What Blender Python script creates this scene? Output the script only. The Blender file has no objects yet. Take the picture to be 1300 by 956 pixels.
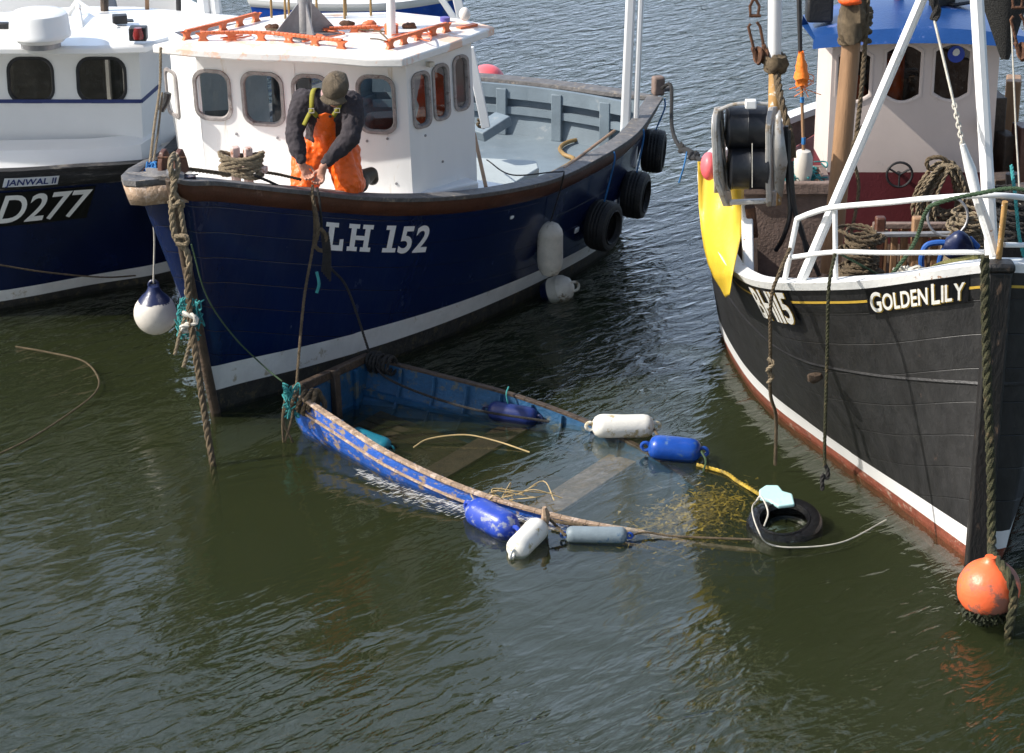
import bpy, bmesh, math, random
from mathutils import Vector, Matrix, noise
from mathutils.geometry import tessellate_polygon
random.seed(7)
R=math.radians
sc=bpy.context.scene
COL=sc.collection
# ---------------------------------------------------------------- camera
FPX=3070.; PITCH=R(21); HC=6.72
cam=bpy.data.cameras.new('camera'); camo=bpy.data.objects.new('camera',cam); COL.objects.link(camo)
cam.sensor_width=36; cam.lens=FPX/1300*36; cam.clip_end=3000; cam.clip_start=.1
camo.location=(0,0,HC); camo.rotation_euler=(math.pi/2-PITCH,0,0)
sc.camera=camo
def P(x,y,z):
    u=(x-650);v=-(y-478)
    d=(u, math.cos(PITCH)*FPX+math.sin(PITCH)*v, -math.sin(PITCH)*FPX+math.cos(PITCH)*v)
    t=(z-HC)/d[2]
    return Vector((d[0]*t,d[1]*t,z))
def PY(x,y,Y):
    u=(x-650);v=-(y-478)
    d=(u, math.cos(PITCH)*FPX+math.sin(PITCH)*v, -math.sin(PITCH)*FPX+math.cos(PITCH)*v)
    t=Y/d[1]
    return Vector((d[0]*t,Y,HC+d[2]*t))
def Q(p):
    X,Y,Z=p; Z-=HC
    dep=Y*math.cos(PITCH)-Z*math.sin(PITCH); up=Y*math.sin(PITCH)+Z*math.cos(PITCH)
    return (650+FPX*X/dep, 478-FPX*up/dep)
# ---------------------------------------------------------------- materials
def nd(nt,t,**k):
    n=nt.nodes.new(t)
    for a,b in k.items():
        if a in n.inputs.keys(): n.inputs[a].default_value=b
        else: setattr(n,a,b)
    return n
def mat(name,col,rough=.5,metal=0,var=.25,scale=6,bump=.15,bscale=40,wear=None,wamt=.45,wscale=8,stretch=(1,1,1),spec=.5,plank=None,alpha=None,coat=0,tr=0):
    m=bpy.data.materials.new(name); m.use_nodes=True; nt=m.node_tree; L=nt.links
    b=nt.nodes['Principled BSDF']
    b.inputs['Roughness'].default_value=rough; b.inputs['Metallic'].default_value=metal
    b.inputs['Specular IOR Level'].default_value=spec
    b.inputs['Coat Weight'].default_value=coat; b.inputs['Coat Roughness'].default_value=.08
    tc=nd(nt,'ShaderNodeTexCoord'); mp=nd(nt,'ShaderNodeMapping'); mp.inputs['Scale'].default_value=stretch
    L.new(tc.outputs['Object'],mp.inputs[0])
    n1=nd(nt,'ShaderNodeTexNoise',Scale=scale,Detail=6,Roughness=.65); L.new(mp.outputs[0],n1.inputs['Vector'])
    c=Vector(col[:3])
    ramp=nd(nt,'ShaderNodeValToRGB'); L.new(n1.outputs['Fac'],ramp.inputs[0])
    e=ramp.color_ramp.elements; e[0].position=.3; e[1].position=.7
    e[0].color=(*[max(0,x*(1-var)) for x in c],1); e[1].color=(*[min(1,x*(1+var*.6)) for x in c],1)
    out=ramp.outputs[0]
    hgt=None
    if wear:
        n2=nd(nt,'ShaderNodeTexNoise',Scale=wscale,Detail=8,Roughness=.7); L.new(mp.outputs[0],n2.inputs['Vector'])
        r2=nd(nt,'ShaderNodeValToRGB'); L.new(n2.outputs['Fac'],r2.inputs[0])
        r2.color_ramp.elements[0].position=1-wamt-.03; r2.color_ramp.elements[1].position=1-wamt+.03
        mx=nd(nt,'ShaderNodeMix',data_type='RGBA'); L.new(r2.outputs[0],mx.inputs[0]); L.new(out,mx.inputs[6]); mx.inputs[7].default_value=(*wear,1)
        out=mx.outputs[2]
        rr=nd(nt,'ShaderNodeMapRange'); L.new(r2.outputs[0],rr.inputs[0]); rr.inputs[3].default_value=rough; rr.inputs[4].default_value=min(1,rough+.35)
        L.new(rr.outputs[0],b.inputs['Roughness']); hgt=r2.outputs[0]
    nb=nd(nt,'ShaderNodeTexNoise',Scale=bscale,Detail=5,Roughness=.6); L.new(mp.outputs[0],nb.inputs['Vector'])
    bp=nd(nt,'ShaderNodeBump',Strength=bump,Distance=.02); L.new(nb.outputs['Fac'],bp.inputs['Height'])
    last=bp
    if plank:   # plank seams along uv v (metres)
        uv=nd(nt,'ShaderNodeUVMap'); sp=nd(nt,'ShaderNodeSeparateXYZ'); L.new(uv.outputs[0],sp.inputs[0])
        dv=nd(nt,'ShaderNodeMath',operation='DIVIDE'); L.new(sp.outputs[1],dv.inputs[0]); dv.inputs[1].default_value=plank[0]
        fr=nd(nt,'ShaderNodeMath',operation='FRACT'); L.new(dv.outputs[0],fr.inputs[0])
        sb=nd(nt,'ShaderNodeMath',operation='SUBTRACT'); L.new(fr.outputs[0],sb.inputs[0]); sb.inputs[1].default_value=.5
        ab=nd(nt,'ShaderNodeMath',operation='ABSOLUTE'); L.new(sb.outputs[0],ab.inputs[0])
        mr=nd(nt,'ShaderNodeMapRange'); L.new(ab.outputs[0],mr.inputs[0]); mr.inputs[1].default_value=.5-plank[1]; mr.inputs[2].default_value=.5
        mr.inputs[3].default_value=1; mr.inputs[4].default_value=0
        b2=nd(nt,'ShaderNodeBump',Strength=.6,Distance=plank[2]); L.new(mr.outputs[0],b2.inputs['Height']); L.new(bp.outputs[0],b2.inputs['Normal'])
        last=b2
        # vertical streaks / smears along the planking
        mp3=nd(nt,'ShaderNodeMapping'); mp3.inputs['Scale'].default_value=(9,1.3,1); L.new(uv.outputs[0],mp3.inputs[0])
        n3=nd(nt,'ShaderNodeTexNoise',Scale=1.5,Detail=8,Roughness=.75); L.new(mp3.outputs[0],n3.inputs['Vector'])
        r3=nd(nt,'ShaderNodeMapRange'); L.new(n3.outputs['Fac'],r3.inputs[0]); r3.inputs[1].default_value=.45; r3.inputs[2].default_value=.8
        r3.inputs[4].default_value=plank[3]
        m3=nd(nt,'ShaderNodeMix',data_type='RGBA'); L.new(r3.outputs[0],m3.inputs[0]); L.new(out,m3.inputs[6]); m3.inputs[7].default_value=(*plank[4],1)
        out=m3.outputs[2]
        sd=nd(nt,'ShaderNodeMix',data_type='RGBA'); L.new(mr.outputs[0],sd.inputs[0]); sd.inputs[6].default_value=(*[x*.35 for x in c],1); L.new(out,sd.inputs[7])
        out=sd.outputs[2]
    L.new(last.outputs[0],b.inputs['Normal'])
    L.new(out,b.inputs['Base Color'])
    if tr:
        b.inputs['Subsurface Weight'].default_value=tr; b.inputs['Subsurface Radius'].default_value=(.02,.01,.005)
    return m
def glass(name,tint=(.55,.6,.6)):
    m=bpy.data.materials.new(name); m.use_nodes=True; nt=m.node_tree; L=nt.links; nt.nodes.clear()
    o=nd(nt,'ShaderNodeOutputMaterial'); t=nd(nt,'ShaderNodeBsdfTransparent'); t.inputs[0].default_value=(*tint,1)
    g=nd(nt,'ShaderNodeBsdfGlossy',Roughness=.02); d=nd(nt,'ShaderNodeBsdfDiffuse'); d.inputs[0].default_value=(.3,.3,.28,1)
    f=nd(nt,'ShaderNodeFresnel',IOR=1.5); mx=nd(nt,'ShaderNodeMixShader'); m2=nd(nt,'ShaderNodeMixShader')
    nz=nd(nt,'ShaderNodeTexNoise',Scale=6,Detail=6); rr=nd(nt,'ShaderNodeMapRange'); L.new(nz.outputs['Fac'],rr.inputs[0]); rr.inputs[1].default_value=.45; rr.inputs[2].default_value=.8; rr.inputs[4].default_value=.12
    L.new(rr.outputs[0],m2.inputs[0]); L.new(t.outputs[0],m2.inputs[1]); L.new(d.outputs[0],m2.inputs[2])
    L.new(f.outputs[0],mx.inputs[0]); L.new(m2.outputs[0],mx.inputs[1]); L.new(g.outputs[0],mx.inputs[2]); L.new(mx.outputs[0],o.inputs[0])
    return m
M={}
M['navy']=mat('navy_paint',(.003,.012,.062),.22,var=.2,scale=2,bump=.06,bscale=25,coat=.25,wear=(.03,.045,.1),wamt=.36,wscale=3,stretch=(1,1,.5),plank=(.21,.02,.004,.30,(.03,.045,.09)))
M['navyA']=mat('dark_navy_paint',(.004,.010,.045),.25,var=.3,scale=2,bump=.04,bscale=25,coat=.2)
M['white']=mat('white_paint',(.80,.80,.79),.35,var=.07,scale=3,bump=.05,bscale=20,wear=(.66,.64,.59),wamt=.36,wscale=4)
M['cabin']=mat('weathered_white_cabin_paint',(.80,.80,.79),.32,var=.06,scale=2.5,bump=.08,bscale=14,wear=(.62,.56,.47),wamt=.35,wscale=5,stretch=(1,1,.16))
M['whitegloss']=mat('white_gelcoat',(.82,.82,.81),.22,var=.04,scale=2,bump=.02,bscale=10,wear=(.70,.69,.66),wamt=.33,wscale=3)
M['stripe']=mat('white_boot_stripe',(.72,.71,.68),.4,var=.15,scale=5,wear=(.42,.37,.28),wamt=.37,wscale=7)
M['whiterust']=mat('white_paint_rusting',(.78,.78,.76),.4,var=.08,wear=(.32,.13,.04),wamt=.36,wscale=14)
M['bitt']=mat('worn_pink_white_paint',(.62,.45,.40),.6,var=.2,wear=(.28,.12,.07),wamt=.42,wscale=20)
M['rustywhite']=mat('rusted_pole',(.42,.24,.08),.7,var=.4,wear=(.7,.68,.6),wamt=.4,wscale=20)
M['antifoul']=mat('fouled_bottom_paint',(.035,.033,.028),.8,var=.5,scale=12,bump=.6,wear=(.09,.075,.045),wamt=.42,wscale=14)
M['redboot']=mat('red_bottom_paint',(.22,.055,.028),.75,var=.4,scale=14,bump=.5,wear=(.30,.20,.15),wamt=.40,wscale=18)
M['brownrub']=mat('brown_varnished_rubbing',(.10,.038,.022),.45,var=.35,scale=8,bump=.2,wear=(.19,.11,.08),wamt=.36,wscale=10,stretch=(1,1,1))
M['capgrey']=mat('weathered_grey_rail',(.13,.125,.125),.65,var=.4,scale=14,bump=.5,wear=(.28,.24,.2),wamt=.4,wscale=12)
M['blackrub']=mat('black_rubbing',(.022,.022,.024),.55,var=.5,scale=9,bump=.5,wear=(.13,.12,.11),wamt=.40,wscale=9,stretch=(.4,.4,2))
M['greydeck']=mat('grey_blue_deck_paint',(.17,.215,.25),.6,var=.18,scale=3,bump=.2,bscale=80,wear=(.26,.29,.31),wamt=.36,wscale=4)
M['greybox']=mat('grey_hatch_paint',(.38,.42,.42),.55,var=.08,scale=4)
M['black_hull']=mat('tarred_black_planks',(.021,.021,.022),.48,var=.5,scale=10,bump=.28,bscale=30,wear=(.085,.055,.042),wamt=.31,wscale=9,plank=(.23,.018,.007,.30,(.06,.057,.053)),stretch=(1,1,.5))
M['stem']=mat('black_worn_stem',(.016,.015,.015),.5,var=.4,bump=.5,wear=(.11,.07,.045),wamt=.36,wscale=16,stretch=(1,1,.3))
M['black']=mat('black_paint',(.018,.018,.02),.5,var=.4,bump=.3)
M['rubber']=mat('tyre_rubber',(.017,.016,.016),.62,var=.4,scale=14,bump=.5,bscale=60,wear=(.06,.05,.045),wamt=.38)
M['drum']=mat('black_drum_plastic',(.008,.009,.012),.38,var=.3)
M['steel']=mat('stainless_steel',(.52,.49,.45),.38,.35,var=.25,scale=8,wear=(.33,.27,.2),wamt=.42,wscale=10)
M['grease']=mat('rusty_iron',(.12,.055,.03),.75,.3,var=.5,scale=20,bump=.8,wear=(.22,.11,.06),wamt=.4,wscale=20)
M['galv']=mat('galvanised_grey',(.30,.30,.31),.5,.4,var=.25,scale=10)
M['orangepaint']=mat('faded_orange_paint',(.70,.17,.06),.5,var=.25,scale=9,wear=(.78,.60,.48),wamt=.36,wscale=14)
M['roofB']=mat('white_roof_with_orange_bleed',(.80,.78,.75),.4,var=.08,scale=3,wear=(.80,.55,.42),wamt=.45,wscale=3.2)
M['oil']=mat('orange_oilskin',(.90,.135,.008),.42,var=.18,scale=14,bump=.9,bscale=11,tr=0)
M['sweater']=mat('dark_charcoal_fleece',(.040,.034,.040),.95,var=.3,scale=10,bump=.9,bscale=14)
M['skin']=mat('skin',(.50,.25,.17),.55,var=.15,scale=30,bump=.3,tr=.1)
M['cap']=mat('olive_cap',(.115,.088,.058),.9,var=.35,scale=12,bump=.6,bscale=80)
M['strap']=mat('olive_yellow_webbing',(.24,.22,.02),.8,var=.25,scale=20)
M['boot']=mat('dark_boot_rubber',(.045,.035,.02),.55,var=.3)
M['rope']=mat('weathered_rope',(.33,.26,.17),.95,var=.4,scale=25,bump=1,bscale=160,wear=(.14,.11,.07),wamt=.38,wscale=12)
M['ropeold']=mat('old_brown_rope',(.17,.125,.075),.95,var=.5,scale=25,bump=1,bscale=160)
M['ropegreen']=mat('mossy_rope',(.055,.055,.024),.95,var=.6,scale=20,bump=1,bscale=120,wear=(.13,.10,.05),wamt=.42)
M['ropeteal']=mat('teal_twine',(.05,.33,.33),.8,var=.35,scale=20,bump=.8,bscale=160)
M['ropeblue']=mat('blue_twine',(.03,.18,.45),.8,var=.35)
M['ropedark']=mat('dark_wet_rope',(.035,.032,.03),.8,var=.5,scale=30,bump=1,bscale=160)
M['ropewhite']=mat('pale_rope',(.58,.55,.48),.9,var=.3,scale=20)
M['greenrope']=mat('green_rope',(.06,.11,.055),.9,var=.3,bump=1,bscale=120)
M['fwhite']=mat('stained_white_fender',(.62,.58,.52),.45,var=.15,scale=6,wear=(.33,.25,.17),wamt=.37,wscale=7,bump=.1)
M['fwhite2']=mat('white_float_plastic',(.78,.76,.70),.35,var=.08,scale=5,wear=(.46,.38,.22),wamt=.43,wscale=9,bump=.15)
M['fgrey']=mat('grey_white_fender',(.68,.63,.54),.5,var=.25,scale=7,wear=(.2,.15,.09),wamt=.4,wscale=5)
M['fblue']=mat('blue_float_plastic',(.022,.06,.40),.3,var=.15,scale=7,wear=(.26,.28,.36),wamt=.43,wscale=13,bump=.08)
M['fblue2']=mat('bright_blue_float_plastic',(.01,.07,.38),.28,var=.25,scale=7,bump=.12,wear=(.05,.12,.30),wamt=.40,wscale=12)
M['fgreyblue']=mat('grey_blue_float',(.20,.25,.28),.5,var=.2,wear=(.06,.13,.22),wamt=.4,wscale=6)
M['fblueshade']=mat('blue_float_plastic_shaded',(.010,.024,.13),.4,var=.2)  # darker copy of the blue float plastic, shade put into its colour
M['fteal']=mat('teal_float',(.01,.17,.24),.4,var=.15)
M['paleaqua']=mat('pale_aqua_plastic',(.42,.66,.66),.4,var=.12,wear=(.25,.42,.42),wamt=.35)
M['navyplastic']=mat('navy_plastic',(.012,.02,.07),.35,var=.2)
M['buoyor']=mat('orange_buoy_plastic',(.93,.16,.055),.38,var=.12,scale=5,wear=(.30,.12,.08),wamt=.50,wscale=3.5,bump=.15)
M['buoypink']=mat('pink_buoy_plastic',(.85,.14,.16),.4,var=.15)
M['weed']=mat('dark_weed',(.022,.028,.008),.7,var=.6,scale=20,bump=1)
M['kelp']=mat('yellow_brown_seaweed',(.36,.24,.02),.6,var=.8,scale=12,bump=.3)
M['twig']=mat('pale_twig',(.45,.33,.16),.85,var=.3)
M['dinghyblue']=mat('peeling_blue_paint',(.018,.11,.50),.5,var=.25,scale=9,bump=.5,bscale=50,wear=(.34,.25,.17),wamt=.43,wscale=11,stretch=(1,1,1.5))
M['dinghyin']=mat('worn_teal_blue_inside',(.010,.075,.17),.55,var=.35,scale=8,bump=.4,wear=(.10,.11,.10),wamt=.42,wscale=9)
M['barewood']=mat('bare_weathered_wood',(.40,.28,.19),.8,var=.35,scale=12,bump=.7,wear=(.58,.45,.36),wamt=.45,wscale=14)
M['darkwood']=mat('dark_wet_wood',(.075,.05,.033),.6,var=.5,scale=12,bump=.6)
M['paint_grey_wh']=mat('cream_grey_cabin_paint',(.66,.56,.51),.5,var=.06,scale=3,bump=.05,bscale=15,wear=(.46,.40,.37),wamt=.34,wscale=5)
M['maroon']=mat('maroon_paint',(.13,.022,.028),.5,var=.2,scale=4)
M['blueroof']=mat('blue_roof_paint',(.010,.052,.19),.35,var=.15,scale=4,wear=(.10,.14,.32),wamt=.38,wscale=4)
M['mastwood']=mat('brown_mast',(.33,.19,.10),.6,var=.35,scale=8,bump=.3,stretch=(1,1,.15))
M['yellow']=mat('yellow_sheet',(.70,.48,.04),.35,var=.15,scale=5,bump=.3,bscale=9,wear=(.50,.36,.06),wamt=.33,wscale=6)
M['tarp']=mat('red_tarpaulin',(.33,.075,.06),.6,var=.3,scale=6,bump=.5,bscale=7,wear=(.44,.22,.18),wamt=.4)
M['canvas']=mat('grey_canvas',(.42,.38,.33),.8,var=.2,bump=.6,bscale=12)
M['planktan']=mat('tan_box_planks',(.21,.15,.125),.8,var=.3,scale=8,bump=.5)
M['orangecloth']=mat('orange_jacket_cloth',(.9,.11,.01),.6,var=.2,bump=.8,bscale=9)
M['flag']=mat('fluorescent_orange_flag',(1.0,.22,.02),.6,var=.2,bump=.7,bscale=20)
M['frame']=mat('grey_window_rubber',(.33,.30,.29),.5,.2,var=.35,scale=20,wear=(.18,.14,.13),wamt=.4,wscale=22)
M['frameblk']=mat('black_window_rubber',(.015,.015,.018),.5,var=.3)
M['inside']=mat('cabin_interior',(.16,.14,.12),.8,var=.4,scale=5)
M['seat']=mat('cabin_dark_fitting',(.03,.03,.033),.6,var=.3)
M['lettersW']=mat('white_lettering',(.88,.87,.86),.45,var=.08,scale=14,wear=(.45,.38,.25),wamt=.31,wscale=8)
M['lettersP']=mat('white_sign_lettering',(.78,.77,.72),.45,var=.05)
M['gold']=mat('gold_lettering',(.65,.42,.06),.4,var=.15)
M['platew']=mat('pale_name_plate',(.78,.80,.82),.35,.2,var=.08)
M['plateb']=mat('black_number_panel',(.006,.006,.008),.3,var=.3)
M['navyline']=mat('navy_line_paint',(.02,.035,.15),.4,var=.1)
M['glass']=glass('window_glass'); M['glassdark']=glass('tinted_window_glass',(.3,.3,.28))
M['lampred']=mat('red_nav_lens',(.18,.01,.01),.2,var=.1)
M['purple']=mat('purple_plastic',(.12,.09,.35),.5)
M['hosebrown']=mat('ochre_hose',(.30,.19,.07),.55,var=.3,wear=(.18,.10,.05),wamt=.4)
M['hoseblue']=mat('blue_hose',(.02,.10,.38),.5,var=.2)
M['moss']=mat('mossy_old_rope_heap',(.16,.15,.05),.95,var=.5,scale=14,bump=1,bscale=60)
M['sticker']=mat('blue_sticker',(.02,.06,.4),.4,var=.05)
M['bulb']=mat('white_lamp_plastic',(.8,.72,.66),.3,var=.05)
# ---------------------------------------------------------------- mesh helpers
class MB:
    def __init__(s): s.v=[];s.f=[];s.uv=None
    def add(s,vs,fs,uvs=None):
        o=len(s.v); s.v+=[Vector(p) for p in vs]; s.f+=[tuple(i+o for i in f) for f in fs]
        if uvs is not None:
            if s.uv is None: s.uv=[(0,0)]*o
            s.uv+=uvs
        elif s.uv is not None: s.uv+=[(0,0)]*len(vs)
        return s
    def box(s,c,size,rz=0,ax=None):
        c=Vector(c); hx,hy,hz=[q/2 for q in size]
        m=ax if ax else Matrix.Rotation(rz,3,'Z')
        vs=[c+m@Vector((x*hx,y*hy,z*hz)) for x in(-1,1) for y in(-1,1) for z in(-1,1)]
        return s.add(vs,[(0,1,3,2),(4,6,7,5),(0,4,5,1),(2,3,7,6),(0,2,6,4),(1,5,7,3)])
    def bar(s,a,b,w,h,up=(0,0,1)):
        a=Vector(a);b=Vector(b);d=(b-a);L=d.length;d.normalize();up=Vector(up)
        x=d.cross(up)
        if x.length<1e-4: x=d.cross(Vector((1,0,0)))
        x.normalize(); y=x.cross(d)
        m=Matrix((x,d,y)).transposed()
        return s.box((a+b)/2,(w,L,h),ax=m)
    def tube(s,pts,r,n=10,cap=True,closed=False):
        pts=[Vector(p) for p in pts]; N=len(pts); rs=r if hasattr(r,'__len__') else [r]*N
        vs=[];fs=[]; prev=None
        for i,p in enumerate(pts):
            if closed: t=(pts[(i+1)%N]-pts[i-1])
            else: t=pts[min(i+1,N-1)]-pts[max(i-1,0)]
            if t.length<1e-7: t=Vector((0,0,1))
            t.normalize()
            if prev is None:
                x=t.cross(Vector((0,0,1)));
                if x.length<.1: x=t.cross(Vector((1,0,0)))
            else: x=prev-t*prev.dot(t)
            x.normalize(); prev=x; y=t.cross(x)
            for k in range(n):
                a=2*math.pi*k/n; vs.append(p+(x*math.cos(a)+y*math.sin(a))*rs[i])
        M_=N if closed else N-1
        for i in range(M_):
            for k in range(n):
                j=(i+1)%N
                fs.append((i*n+k,i*n+(k+1)%n,j*n+(k+1)%n,j*n+k))
        if cap and not closed: fs.append(tuple(range(n))[::-1]); fs.append(tuple((N-1)*n+k for k in range(n)))
        return s.add(vs,fs)
    def lathe(s,prof,o,axis=(0,0,1),n=28,wob=0):
        """prof: list of (r,h) along axis from o"""
        o=Vector(o);ax=Vector(axis).normalized(); x=ax.cross(Vector((0,0,1)))
        if x.length<.1: x=ax.cross(Vector((0,1,0)))
        x.normalize();y=ax.cross(x); vs=[];fs=[]
        for r,h in prof:
            for k in range(n):
                a=2*math.pi*k/n; q=o+ax*h+(x*math.cos(a)+y*math.sin(a))*r
                if wob: q+=Vector((noise.noise(q*9),noise.noise(q*9+Vector((5,5,5))),noise.noise(q*9+Vector((9,1,4)))))*wob
                vs.append(q)
        for i in range(len(prof)-1):
            for k in range(n): fs.append((i*n+k,i*n+(k+1)%n,(i+1)*n+(k+1)%n,(i+1)*n+k))
        if prof[0][0]>1e-4: fs.append(tuple(range(n))[::-1])
        if prof[-1][0]>1e-4: fs.append(tuple((len(prof)-1)*n+k for k in range(n)))
        return s.add(vs,fs)
    def ball(s,c,r,sc_=(1,1,1),n=20,axm=None,wob=0):
        c=Vector(c);vs=[];fs=[];m=n//2
        for i in range(m+1):
            th=math.pi*i/m
            for k in range(n):
                a=2*math.pi*k/n; q=Vector((math.sin(th)*math.cos(a)*sc_[0],math.sin(th)*math.sin(a)*sc_[1],math.cos(th)*sc_[2]))*r
                if axm: q=axm@q
                if wob: q*=1+wob*noise.noise((c+q)*8/r*.15)
                vs.append(c+q)
        for i in range(m):
            for k in range(n): fs.append((i*n+k,(i+1)*n+k,(i+1)*n+(k+1)%n,i*n+(k+1)%n))
        return s.add(vs,fs)
    def prism(s,poly,z0,z1):
        n=len(poly); z0f=(lambda p:z0) if not callable(z0) else z0; z1f=(lambda p:z1) if not callable(z1) else z1
        vs=[Vector((p[0],p[1],z0f(p))) for p in poly]+[Vector((p[0],p[1],z1f(p))) for p in poly]
        fs=[tuple(range(n))[::-1],tuple(range(n,2*n))]+[(i,(i+1)%n,n+(i+1)%n,n+i) for i in range(n)]
        return s.add(vs,fs)
    def quadgrid(s,rows,closed=False):
        n=len(rows[0]);vs=[p for r in rows for p in r];fs=[]
        for i in range(len(rows)-1):
            for k in range(n if closed else n-1):
                fs.append((i*n+k,i*n+(k+1)%n,(i+1)*n+(k+1)%n,(i+1)*n+k))
        return s.add(vs,fs)
    def strip(s,pts,w,up=(0,0,1),th=.004):
        for a,b in zip(pts[:-1],pts[1:]): s.bar(a,b,w,th,up)
        return s
    def build(s,name,material,parent=None,smooth=True,bevel=0,origin=None,solid=0,sub=0,sharp=38):
        if origin is None:
            if parent is not None:
                r=parent
                while r.parent: r=r.parent
                origin=Vector(r['_o'])
            else:
                xs=[v.x for v in s.v];ys=[v.y for v in s.v];zs=[v.z for v in s.v]
                origin=Vector(((min(xs)+max(xs))/2,(min(ys)+max(ys))/2,min(zs)))
        me=bpy.data.meshes.new(name); me.from_pydata([tuple(v-origin) for v in s.v],[],s.f); me.validate()
        if s.uv is not None:
            ul=me.uv_layers.new(name='UVMap')
            for lp in me.loops: ul.data[lp.index].uv=s.uv[lp.vertex_index]
        if len(s.f)>1:
            bm=bmesh.new(); bm.from_mesh(me); bmesh.ops.recalc_face_normals(bm,faces=bm.faces); bm.to_mesh(me); bm.free()
        me.materials.append(material)
        if smooth:
            me.shade_smooth(); me.set_sharp_from_angle(angle=R(sharp))
        o=bpy.data.objects.new(name,me); COL.objects.link(o)
        o['_o']=tuple(origin)
        if parent is None: o.location=origin
        else: o.parent=parent
        if solid:
            md=o.modifiers.new('solidify','SOLIDIFY'); md.thickness=solid; md.offset=0
        if bevel:
            md=o.modifiers.new('bevel','BEVEL'); md.width=bevel; md.segments=2; md.limit_method='ANGLE'; md.angle_limit=R(40)
        if sub:
            md=o.modifiers.new('subd','SUBSURF'); md.levels=sub; md.render_levels=sub
        return o
def tag(o,label=None,cat=None,group=None,kind=None):
    if label:o['label']=label
    if cat:o['category']=cat
    if group:o['group']=group
    if kind:o['kind']=kind
    return o
def empty(name,loc,label,cat,group=None):
    o=bpy.data.objects.new(name,None); COL.objects.link(o); o.location=loc; o.empty_display_size=.1; o['_o']=tuple(loc)
    return tag(o,label,cat,group)
def crom(pts,n=8,closed=False):
    pts=[Vector(p) for p in pts];out=[];N=len(pts)
    if N<3 and not closed:
        return [pts[0].lerp(pts[-1],i/n) for i in range(n+1)]
    rng=range(N) if closed else range(N-1)
    for i in rng:
        p1=pts[i];p2=pts[(i+1)%N]
        p0=pts[i-1] if (i>0 or closed) else p1*2-p2
        p3=pts[(i+2)%N] if (i+2<N or closed) else p2*2-p1
        for k in range(n):
            t=k/n
            out.append(.5*((2*p1)+(p2-p0)*t+(2*p0-5*p1+4*p2-p3)*t*t+(3*p1-p0-3*p2+p3)*t**3))
    if not closed: out.append(pts[-1])
    return out
def resample(pts,d):
    out=[pts[0]];acc=0
    for a,b in zip(pts[:-1],pts[1:]):
        L=(b-a).length
        if L<1e-9: continue
        t=d-acc
        while t<=L: out.append(a.lerp(b,t/L)); t+=d
        acc=(acc+L)%d if True else 0
    out.append(pts[-1]); return out
def rope_mb(pts,r,mb=None,strands=3,pitch=None,curve=True,closed=False):
    mb=mb or MB(); pts=crom(pts,10,closed) if curve else [Vector(p) for p in pts]
    pitch=pitch or r*7; pts=resample(pts,max(pitch/7,.004))
    N=len(pts); prev=None; L=0; tr=[[] for _ in range(strands)]
    for i,p in enumerate(pts):
        t=(pts[min(i+1,N-1)]-pts[max(i-1,0)])
        if t.length<1e-8: t=Vector((0,0,1))
        t.normalize()
        if prev is None:
            x=t.cross(Vector((0,0,1)))
            if x.length<.1:x=t.cross(Vector((1,0,0)))
        else: x=prev-t*prev.dot(t)
        x.normalize();prev=x;y=t.cross(x)
        if i: L+=(p-pts[i-1]).length
        for k in range(strands):
            a=L/pitch*2*math.pi+2*math.pi*k/strands
            tr[k].append(p+(x*math.cos(a)+y*math.sin(a))*r*.5)
    for k in range(strands): mb.tube(tr[k],r*.56,n=6)
    return mb
def rope(name,pts,r,m,label,cat='rope',group=None,parent=None,twist=True):
    mb=rope_mb(pts,r) if twist else MB().tube(crom(pts,10),r,n=7)
    o=mb.build(name,m,parent)
    return tag(o,label,cat if parent is None else None,group)
def text2d(s,size=1,shear=0,bold=0,spacing=1.,sx=1):
    cu=bpy.data.curves.new('t','FONT'); cu.body=s; cu.size=size; cu.shear=shear; cu.offset=bold; cu.space_character=spacing; cu.resolution_u=5
    o=bpy.data.objects.new('t',cu); COL.objects.link(o); dg=bpy.context.evaluated_depsgraph_get(); dg.update()
    me=bpy.data.meshes.new_from_object(o.evaluated_get(dg))
    vs=[(v.co.x*sx,v.co.y) for v in me.vertices]; fs=[tuple(p.vertices) for p in me.polygons]
    bpy.data.objects.remove(o); bpy.data.curves.remove(cu); bpy.data.meshes.remove(me)
    return vs,fs
def rrect(cx,cy,w,h,r,n=6,skew=0):
    out=[]
    for (sx,sy,a0) in ((1,1,0),(-1,1,90),(-1,-1,180),(1,-1,270)):
        for k in range(n+1):
            a=R(a0+90*k/n); y=sy*(h/2-r)+math.sin(a)*r
            out.append((cx+sx*(w/2-r)+math.cos(a)*r+skew*y,cy+y))
    return out
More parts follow.
